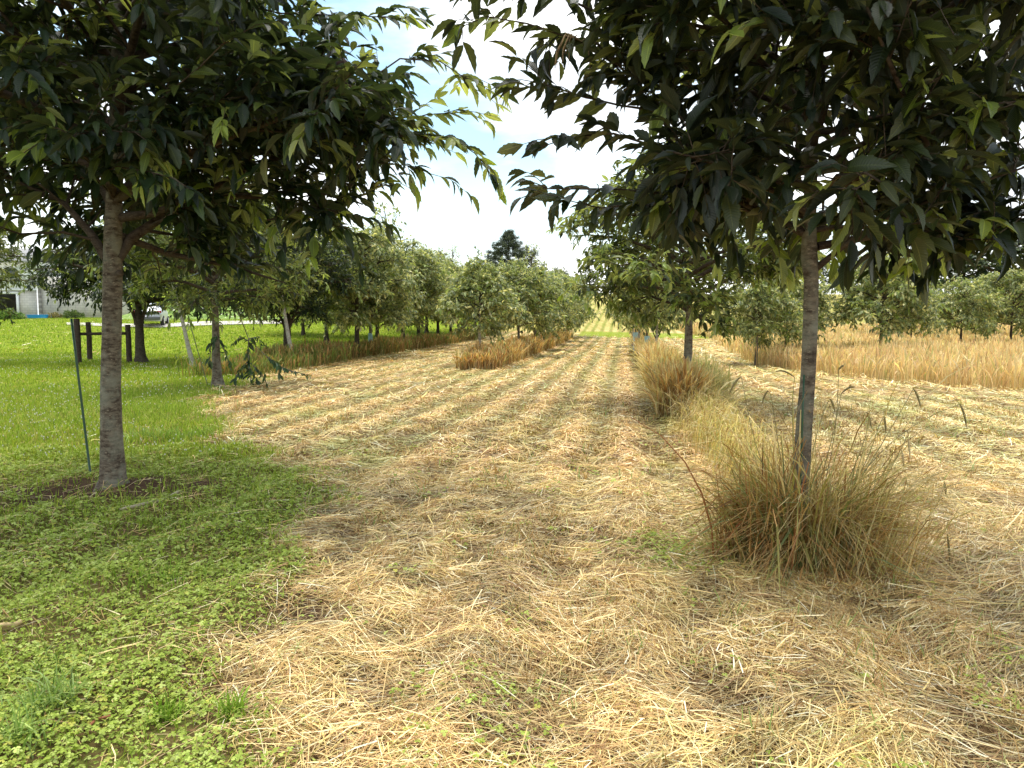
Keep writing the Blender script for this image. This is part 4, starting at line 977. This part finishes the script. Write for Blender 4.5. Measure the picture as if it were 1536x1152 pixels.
# grass tufts in the lawn corner
def tuft(px, py, n, h, w, pal, rad, label, lean=.5):
    q = hit(px, py); rng = NP
    x = q[0] + rng.normal(0, rad, n); y = q[1] + rng.normal(0, rad * .7, n)
    V, F, C = stand(x, y, h * rng.uniform(.5, 1.1, n), w, lean, pal=pal, head=0)
    V = V - np.array([q[0], q[1], 0])
    o = link('grass_tuft', mesh_np('grass_tuft', V, F, M_grass, C), None, (q[0], q[1], 0)); return tag(o, label, 'grass tuft', 'grass tufts in the clover')
tuft(75, 1082, 150, .16, .0042, PG, .07, 'pale blue-green grass tuft in the clover near the bottom corner', .7)
tuft(30, 1135, 90, .15, .004, PG, .06, 'narrow-bladed grass tuft at the very bottom corner', .6)
tuft(250, 1085, 70, .13, .0045, DG, .04, 'broad-bladed green grass tuft beside the straw')
tuft(350, 1095, 60, .14, .005, DG, .03, 'dark broad-bladed grass tuft standing in pale straw')

# the tussock round the slender trunk
bx, by = TREE_R[0], TREE_R[1]; bz = float(height(bx, by)); rng = NP
tus = empty('grass_tussock', (bx, by, bz), 'brown and green tussock of uncut grass round the slender trunk', 'grass clump')
def tus_blades(n, rad, h, w, pal, lean, head, K=6, flop=None, dx=0.0, dy=0.0):
    a = rng.random(n) * 6.283; r = rad * np.sqrt(rng.random(n))
    x = bx + dx + r * np.cos(a); y = by + dy + .75 * r * np.sin(a)
    fl = np.arctan2(y - by - dy, x - bx - dx) if flop is None else flop
    h = h * (.55 + .8 * vnoise(np.arctan2(y - by, x - bx) * 1.6 + 20, r * 4 + 5, 4)) * (1 + .25 * (x > bx))
    return stand(x, y, h * rng.uniform(.4, 1.15, n), w, lean, pal=pal, head=head, K=K, flop=fl)
BR = [(.36, .19, .07), (.48, .28, .11), (.58, .40, .18), (.27, .14, .055), (.40, .31, .11), (.68, .52, .28)]
GN = [(.22, .25, .07), (.30, .29, .09), (.18, .22, .09), (.40, .36, .12)]
RD = [(.38, .15, .06), (.44, .25, .08), (.38, .32, .09), (.40, .21, .08)]
pr = [tus_blades(260, .30, .62, .0042, BR, .5, .1), tus_blades(420, .40, .80, .0022, BR[1:] + [(.66, .54, .28)] * 3, .75, .55, dx=.16), tus_blades(200, .4, .7, .005, GN, .7, 0), tus_blades(200, .30, .66, .0048, BR[:4], .7, 0, dx=-.16),
      tus_blades(22, .35, .85, .0085, RD, .45, 0, dx=-.25, dy=-.1), tus_blades(380, .4, .62, .0026, BR[1:] + [(.7, .58, .32)] * 2, 1.1, .2, dx=.2), tus_blades(160, .42, .45, .0035, GN + BR[:3], 1.3, .1, dy=-.1),
      tus_blades(420, .62, .34, .0028, BR[1:] + [(.6, .46, .22)], 1.1, .1, dy=-.05)]
def tk(n, rad, h, w, pal, dx=0.0, dy=0.0, flop=None, drop=1.0):
    a = rng.random(n) * 6.283; q_ = rad * np.sqrt(rng.random(n)); x = bx + dx + q_ * np.cos(a); y = by + dy + .75 * q_ * np.sin(a)
    h = h * (.5 + .9 * vnoise(a * 1.6 + 20, q_ * 4 + 5, 4))
    return kinked(x, y, h * rng.uniform(.5, 1.15, n), w, pal, np.arctan2(y - by, x - bx) if flop is None else flop, drop)
TN = [(.66, .54, .28), (.72, .62, .36), (.56, .42, .18), (.5, .44, .16)]
pr += [tk(280, .32, .85, .0042, BR), tk(170, .34, .95, .0065, GN + RD[2:3] + BR[1:3]), tk(30, .3, .95, .008, RD, dx=-.2), tk(300, .34, .9, .0026, TN + BR[:3], dx=.08), tk(200, .42, 1.0, .0028, TN + BR[1:3], dx=.28, dy=-.2, flop=-.2), tk(110, .35, .8, .004, GN + BR[:2], dx=-.2, flop=3.4)]
pr += [tus_blades(170, .38, 1.12, .0017, TN + BR[2:3], .7, .6, dx=.2), tus_blades(60, .3, 1.0, .0018, BR[:3], .5, .5, dx=-.1), tk(120, .4, 1.15, .0022, TN + BR[1:3], dx=.15)]
# oat spikelets on the fine stalks
n = 900; a = rng.random(n) * 6.283; r = .55 * np.sqrt(rng.random(n)); P0 = np.stack([bx + .22 + r * np.cos(a), by + .6 * r * np.sin(a), bz + rng.uniform(.35, 1.05, n)], 1)
t = np.linspace(0, 1, 3); dn = np.stack([rng.normal(0, .35, n), rng.normal(0, .35, n), -np.ones(n)], 1)
ang = rng.random(n) * 6.283
pr.append(ribbons(P0[:, None] + dn[:, None] * (t[None] * .022)[..., None], np.stack([np.cos(ang), np.sin(ang), 0 * ang], 1), np.array([.0006, .0026, .0005])[None] * np.ones((n, 1)), pick([(.30, .18, .07), (.42, .28, .12), (.2, .12, .05)], n)))
V_, F_, C_ = merge(pr); V_ = V_ - np.array([bx, by, bz])
link('foliage', mesh_np('foliage', V_, F_, M_dry, C_), tus)
M_ear = plain('ear', (.20, .16, .06), .8, .35, 60); M_ear2 = plain('ripe_ear', (.55, .42, .22), .8, .3, 60); M_stem = plain('stem', (.24, .21, .08), .7, .25, 30)
ears = [((1180, 690), (1188, 600), (1192, 566), (1163, 558), 0), ((1240, 720), (1252, 640), (1262, 590), (1283, 581), 0), ((1120, 690), (1125, 620), (1112, 565), (1094, 592), 0), ((1255, 740), (1256, 620), (1258, 555), (1266, 549), 0), ((1300, 690), (1340, 640), (1440, 606), (1450, 642), 0),
        ((1160, 660), (1162, 590), (1152, 586), (1143, 606), 0), ((1290, 720), (1340, 640), (1370, 583), (1381, 612), 0), ((1310, 720), (1312, 640), (1326, 624), (1329, 650), 0), ((1300, 700), (1310, 620), (1300, 618), (1307, 642), 0), ((1330, 720), (1345, 655), (1352, 675), (1356, 702), 1), ((1200, 700), (1240, 600), (1245, 598), (1252, 618), 0),
        ((1400, 850), (1418, 730), (1416, 722), (1419, 745), 0), ((1170, 900), (1180, 800), (1177, 790), (1170, 845), 1), ((1400, 880), (1424, 800), (1421, 802), (1425, 850), 0), ((1215, 830), (1226, 860), (1228, 865), (1225, 900), 1), ((1340, 730), (1358, 650), (1362, 655), (1365, 690), 1)]
for i, (s0, s1, e0, e1, ripe) in enumerate(ears):
    dd = by - .25 + .45 * rng.random()
    root = np.array([bx + rng.normal(.05, .12), by + rng.normal(0, .12), bz]); A0, B0, E0, E1 = (np.array(at(*q, dd)) for q in (s0, s1, e0, e1))
    O3 = np.array([bx, by, bz])
    kx = np.linspace(0, 1, 9)[:, None]; ctl = [root, A0, B0, E0]
    cp = ((1 - kx) ** 3) * root + 3 * kx * (1 - kx) ** 2 * A0 + 3 * kx ** 2 * (1 - kx) * (B0 * 1.0) + kx ** 3 * E0
    m = MB(); m.tube(cp - O3, np.linspace(.0032, .0019, 9), 5); stx = m.build('seed_stalk', M_stem, tus, True)
    mid = (E0 + E1) / 2 + np.array([(E1 - E0)[0] * .12, 0, .012 + .25 * abs((E1 - E0)[0])])
    tt = np.linspace(0, 1, 9)[:, None]; ce = (1 - tt) ** 2 * E0 + 2 * tt * (1 - tt) * mid + tt ** 2 * E1
    m = MB(); m.tube(ce - O3, [.002, .0045, .006, .0065, .0065, .006, .0055, .004, .001], 6); m.build('ear', M_ear2 if ripe else M_ear, stx, True)

# ------------------------------------------------------------------ house, wall, car, driveway
D0 = 62.0
def flat(px, py, d): return at(px, py, d)
hz = float(height((20 - 768) / FPX * D0, D0)); hx = lambda px: (px - 768) / FPX * D0
def siding_mat(name, c, pitch, horizontal=True):
    m, nt, N, L, b, o = new_mat(name); b.inputs['Roughness'].default_value = .6
    t = N.new('ShaderNodeTexCoord'); s = N.new('ShaderNodeSeparateXYZ'); L.new(t.outputs['Object'], s.inputs['Vector'])
    mo = N.new('ShaderNodeMath'); mo.operation = 'MULTIPLY'; mo.inputs[1].default_value = 1 / pitch; L.new(s.outputs['Z'], mo.inputs[0])
    fr = N.new('ShaderNodeMath'); fr.operation = 'FRACT'; L.new(mo.outputs[0], fr.inputs[0])
    r = N.new('ShaderNodeValToRGB'); e = r.color_ramp.elements; e[0].position = 0; e[0].color = (*[x * .45 for x in c], 1); e[1].position = .12; e[1].color = (*c, 1)
    L.new(fr.outputs[0], r.inputs['Fac']); L.new(r.outputs['Color'], b.inputs['Base Color']); return m
M_siding = siding_mat('siding', (.9, .9, .9), .22); M_white = plain('white_trim', (.8, .8, .8), .5, .04); M_dark = plain('garage_dark', (.02, .02, .022), .9, .3)
def block_mat():
    m, nt, N, L, b, o = new_mat('block_wall'); b.inputs['Roughness'].default_value = .9
    t = N.new('ShaderNodeTexCoord'); mp_ = N.new('ShaderNodeMapping'); mp_.inputs['Rotation'].default_value = (R(90), 0, 0); br = N.new('ShaderNodeTexBrick'); br.inputs['Scale'].default_value = 1
    br.inputs['Brick Width'].default_value = .42; br.inputs['Row Height'].default_value = .21; br.inputs['Mortar Size'].default_value = .012
    br.inputs['Color1'].default_value = (.62, .58, .53, 1); br.inputs['Color2'].default_value = (.72, .67, .61, 1); br.inputs['Mortar'].default_value = (.48, .44, .4, 1)
    L.new(t.outputs['Object'], mp_.inputs['Vector']); L.new(mp_.outputs['Vector'], br.inputs['Vector']); n = N.new('ShaderNodeTexNoise'); n.inputs['Scale'].default_value = .8; n.inputs['Detail'].default_value = 6
    L.new(t.outputs['Object'], n.inputs['Vector']); mxn = N.new('ShaderNodeMix'); mxn.data_type = 'RGBA'; mxn.blend_type = 'MULTIPLY'; mxn.inputs['Factor'].default_value = .3
    L.new(br.outputs['Color'], mxn.inputs['A']); L.new(n.outputs['Fac'], mxn.inputs['B']); L.new(mxn.outputs['Result'], b.inputs['Base Color']); return m
M_block = block_mat()
x0, x1 = hx(-190), hx(60); W_ = x1 - x0; cx = (x0 + x1) / 2
house = empty('house', (x1, D0, hz), 'white sided house with an open dark garage door at the edge of the lawn', 'house')
zs = at(0, 433, D0)[2] - hz         # top of the blockwork
zt = 4.7; gx0, gx1 = hx(-45) - x1, hx(30) - x1; gh = at(0, 441, D0)[2] - hz
m = MB()   # block storey with the garage opening left out
for a, b in ((x0 - x1, gx0), (gx1, 0)): m.box(((a + b) / 2, .15, zs / 2 - .2), (b - a, .3, zs + .4))
m.box(((gx0 + gx1) / 2, .15, (gh + zs) / 2), (gx1 - gx0 - .01, .296, max(.05, zs - gh)))
m.box((-.15, 4.5, zs / 2 - .2), (.3, 8.4, zs + .4)); m.box((x0 - x1 + .15, 4.5, zs / 2 - .2), (.3, 8.4, zs + .4)); m.box(((x0 - x1) / 2, 8.9, zs / 2 - .2), (W_ - .6, .3, zs + .4))
m.build('wall', M_block, house)
m = MB(); m.box(((x0 - x1) / 2, 4.5, (zs + zt) / 2), (W_ + .1, 9.2, zt - zs)); m.build('siding', M_siding, house)
m = MB(); m.box(((x0 - x1) / 2, -.16, zs - .08), (W_ + .15, .08, .14)); m.box((gx1 + .10, -.06, gh / 2), (.2, .1, gh)); m.box((gx0 - .10, -.06, gh / 2), (.2, .1, gh)); m.box(((gx0 + gx1) / 2, -.06, gh + .1), (gx1 - gx0 + .4, .1, .2)); m.build('garage_frame', M_white, house)
m = MB(); m.box(((gx0 + gx1) / 2, 4.5, .02), (gx1 - gx0 + 3, 8, .04)); m.build('garage_floor', M_dark, house)
m = MB(); yr = 4.5
for s in (-1, 1):
    e = yr + s * 5.3; ridge = zt + 1.3; m.add([(x0 - x1 - .5, e, zt - .15), (.5, e, zt - .15), (.5, yr, ridge), (x0 - x1 - .5, yr, ridge), (x0 - x1 - .5, e, zt + .05), (.5, e, zt + .05), (.5, yr, ridge + .2), (x0 - x1 - .5, yr, ridge + .2)], [(0, 1, 2, 3), (4, 7, 6, 5), (0, 4, 5, 1), (1, 5, 6, 2), (0, 3, 7, 4)])
m.build('roof', plain('shingle', (.35, .34, .34), .9, .3, 30), house)
M_pane = plain('glass', (.06, .07, .08), .1, .1)
for wx in (-2.0, -7.5):
    m = MB(); m.box((wx, -.13, 3.7), (1.1, .06, 1.1)); fr = m.build('window', M_white, house)
    m = MB(); m.box((wx, -.17, 3.7), (.9, .03, .9)); m.build('pane', M_pane, fr)
m = MB(); m.tube([(.08, -.06, 0), (.08, -.06, zt)], .05, 8); m.build('downpipe', M_white, house)
# retaining wall running back from the house
wz0 = at(75, 413, D0)[2]
m = MB(); L_w = hx(192) - x1 - .2
n_ = 10
for i in range(n_):
    a = .15 + L_w * i / n_; b = .15 + L_w * (i + 1) / n_; top = (wz0 - hz) - 1.05 * (i / n_)
    m.box(((a + b) / 2, .5, top / 2 - .3), (b - a - .004, .35, top + .6))
tag(m.build('retaining_wall', M_block, None, False, (x1 + .05, D0, hz)), 'pale concrete block retaining wall beside the white house', 'wall')
m = MB(); q = np.array([hx(62) * 60.6 / D0, 60.6])
o = empty('paddling_pool', (q[0], q[1], float(height(q[0], q[1]))), 'bright blue plastic tub lying at the foot of the block wall', 'tub'); M_blue = plain('blue', (.02, .32, .72), .4, .1)
s_ = at(76, 478, q[1])[0] - at(48, 478, q[1])[0]; m.box((0, 0, .14), (s_, .8, .28)); m.build('shell', M_blue, o, bevel=.06)
m = MB(); m.box((0, -.44, .27), (s_ * 1.03, .08, .06)); m.box((0, .44, .27), (s_ * 1.03, .08, .06)); m.box((-s_ / 2 - .0, 0, .27), (.08, .79, .06)); m.box((s_ / 2, 0, .27), (.08, .79, .06)); m.build('rim', M_blue, o, bevel=.02)
q0 = np.array([hx(25), D0 + 1.5, hz])
m = MB(); m.tube([(0, 0, .04), (0, 0, .8), (0, 0, .95)], [.3, .33, .34], 12); o = m.build('storage_bin', M_blue, None, True, tuple(q0)); tag(o, 'blue bin standing inside the open garage door', 'bin')
def shrub(px, d, r, pal, label, name='shrub', n=2600):
    q = np.array([(px - 768) / FPX * d, d]); rng = np.random.default_rng(int(px)); d = rng.normal(0, 1, (n, 3)); d /= np.linalg.norm(d, axis=1)[:, None]; d[:, 2] = np.abs(d[:, 2])
    O = d * r * rng.uniform(.7, 1.0, (n, 1)) * np.array([1.15, .9, .85]) * (1 + .15 * np.sin(d[:, :1] * 7 + d[:, 1:2] * 5)); A = d + rng.normal(0, .6, (n, 3)); A /= np.linalg.norm(A, axis=1)[:, None]
    V, F, C, U = leaves(L_LO, O, A, rng.normal(0, 1, (n, 3)), rng.uniform(.10, .2, n), np.full(n, .5), np.full(n, .1), pick(pal, n, rng))
    r_ = empty(name, (q[0], q[1], float(height(q[0], q[1]))), label, 'shrub')
    link('foliage', mesh_np('foliage', V, F, M_leaf2, C, U), r_); m = MB()
    for a in range(5): m.tube([(0, 0, 0), (math.cos(a * 1.3) * r * .3, math.sin(a * 1.3) * r * .3, r * .35), (math.cos(a * 1.3) * r * .6, math.sin(a * 1.3) * r * .6, r * .6)], [.03, .02, .01], 5)
    m.build('stem', M_bark_dark, r_)
shrub(16, 58.5, .88, [(.10, .2, .04), (.16, .27, .06), (.06, .12, .03)], 'round clipped green shrub in front of the open garage')
shrub(84, 60.9, .5, [(.2, .17, .07), (.28, .22, .1), (.14, .14, .05)], 'straggly brown-green plant against the block wall', n=500)
shrub(112, 60.8, .7, [(.06, .1, .03), (.1, .15, .05)], 'dark shrub against the block wall behind the posts', n=1200)
# driveway and the speckled bank behind it
drv = [(100, 484.5, 488), (190, 486.5, 491), (240, 487, 492), (300, 483, 489), (360, 482, 487), (430, 482, 486)]
Vd = []
for px, a, b in drv:
    for py in (b, a):
        q = hit(px, py); Vd.append((q[0], q[1], float(height(q[0], q[1])) + .05))
o = link('driveway', mesh_np('driveway', np.array(Vd), np.array([(2 * i, 2 * i + 2, 2 * i + 3, 2 * i + 1) for i in range(len(drv) - 1)]), plain('gravel', (.55, .50, .45), .95, .2, 6))); tag(o, kind='structure')
bxk, byk = hx(285) * .97, 61.0
n = 40; xs_ = np.linspace(-5.5, 9, n); ys_ = np.linspace(-4, 4, 16); XX, YY = np.meshgrid(xs_, ys_)
ZZ = 1.9 * np.exp(-((XX - 0) / 4.5) ** 2) * np.exp(-(YY / 2.2) ** 2) + .12 * (vnoise(XX * 1.5 + 50, YY * 1.5 + 50, 2) - .5) - .1
ix = np.arange(n * 16).reshape(16, n); Fm = np.stack([ix[:-1, :-1], ix[:-1, 1:], ix[1:, 1:], ix[1:, :-1]], -1).reshape(-1, 4)
Vb = np.stack([XX + bxk, YY + byk, ZZ + height(XX + bxk, YY + byk)], -1).reshape(-1, 3)
m_, nt, N, L, b, _o = new_mat('bank'); b.inputs['Roughness'].default_value = .95; t = N.new('ShaderNodeTexCoord'); nz = N.new('ShaderNodeTexNoise'); nz.inputs['Scale'].default_value = 3.5; nz.inputs['Detail'].default_value = 5
r = N.new('ShaderNodeValToRGB'); e = r.color_ramp.elements; e[0].position = .35; e[0].color = (.08, .15, .02, 1); e[1].position = .55; e[1].color = (.2, .3, .05, 1); k = e.new(.63); k.color = (.25, .33, .07, 1); k = e.new(.66); k.color = (.6, .58, .5, 1)
L.new(t.outputs['Object'], nz.inputs['Vector']); L.new(nz.outputs['Fac'], r.inputs['Fac']); L.new(r.outputs['Color'], b.inputs['Base Color'])
tag(link('grass_bank', mesh_np('grass_bank', Vb, Fm, m_, smooth=True)), kind='structure')

# the silver car
q = hit(213, 491); car = empty('parked_car', (q[0] - .1, q[1] + 1.6, float(height(q[0], q[1] + 1.6)) + .03), 'silver-white hatchback car parked on the driveway, seen from behind', 'car', None, R(19))
M_paint = plain('car_paint', (.62, .64, .68), .28, .04, 3, .3); M_glass = plain('car_glass', (.03, .035, .04), .08, .1); M_tyre = plain('tyre', (.02, .02, .02), .9, .2); M_rim = plain('rim', (.5, .5, .52), .35, .1, 8, .8); M_red = plain('tail_red', (.35, .02, .02), .25, .1); M_bump = plain('bumper', (.10, .10, .11), .5, .1)
sec = [  # y, half width at belt, z bottom, z belt, z roof (None = no cabin), half width roof
    (-2.10, .74, .42, .88, .90, .70), (-2.02, .84, .32, .98, 1.02, .72), (-1.70, .87, .28, 1.00, 1.38, .60), (-1.10, .88, .26, .99, 1.50, .60), (-.2, .88, .26, .97, 1.52, .61), (.45, .88, .26, .95, 1.44, .60), (1.05, .87, .26, .94, .99, .70), (1.75, .83, .30, .84, .87, .66), (2.08, .70, .40, .70, .72, .55)]
Vc, Fc = [], []
for (yy, wb, z0, zb, zr, wr) in sec:
    Vc += [(-wb * .92, yy, z0), (-wb, yy, (z0 + zb) / 2), (-wb * .985, yy, zb), (-wr, yy, zr - .04), (-wr * .7, yy, zr), (wr * .7, yy, zr), (wr, yy, zr - .04), (wb * .985, yy, zb), (wb, yy, (z0 + zb) / 2), (wb * .92, yy, z0)]
for i in range(len(sec) - 1):
    for j in range(10): Fc.append((i * 10 + j, i * 10 + (j + 1) % 10, (i + 1) * 10 + (j + 1) % 10, (i + 1) * 10 + j))
for o_ in (0, (len(sec) - 1) * 10):
    for j in range(4): Fc.append((o_ + j, o_ + j + 1, o_ + 8 - j, o_ + 9 - j))
m = MB(); m.add(Vc, Fc); m.build('body', M_paint, car, True)
def win(pts, th=.012):
    m = MB(); P = np.array(pts, float); nrm = norm(np.cross(P[1] - P[0], P[2] - P[0])); A_ = P - nrm * .02; B_ = P + nrm * th
    m.add(np.concatenate([A_, B_]), [(0, 1, 2, 3), (4, 7, 6, 5), (0, 4, 5, 1), (1, 5, 6, 2), (2, 6, 7, 3), (3, 7, 4, 0)]); return m.build('window', M_glass, car)
win([(-.60, -1.95, 1.06), (.60, -1.95, 1.06), (.52, -1.72, 1.35), (-.52, -1.72, 1.35)])
win([(-.60, 1.0, 1.01), (-.53, .5, 1.40), (.53, .5, 1.40), (.60, 1.0, 1.01)])
for s in (-1, 1):
    for a, b in ((-1.55, -.55), (-.45, .55)):
        pts = [(s * .865, a, 1.02), (s * .865, b, 1.0), (s * .66, b - .12, 1.42), (s * .66, a + .08, 1.42)]
        win(pts if s > 0 else pts[::-1])
    m = MB(); m.box((s * .70, -2.06, .88), (.26, .06, .16)); m.build('tail_light', M_red, car, bevel=.02)
    m = MB(); m.box((s * .62, 2.0, .68), (.26, .12, .12)); m.build('headlight', M_white, car, bevel=.02)
    for yy in (-1.32, 1.32):
        m = MB(); m.tube([(s * .70, yy, .32), (s * .90, yy, .32)], .32, 18); w = m.build('wheel', M_tyre, car)
        m = MB(); m.tube([(s * .88, yy, .32), (s * .915, yy, .32)], [.21, .19], 14); m.build('rim', M_rim, w)
m = MB(); m.box((0, -2.08, .46), (1.5, .12, .22)); m.build('bumper', M_bump, car, bevel=.03)
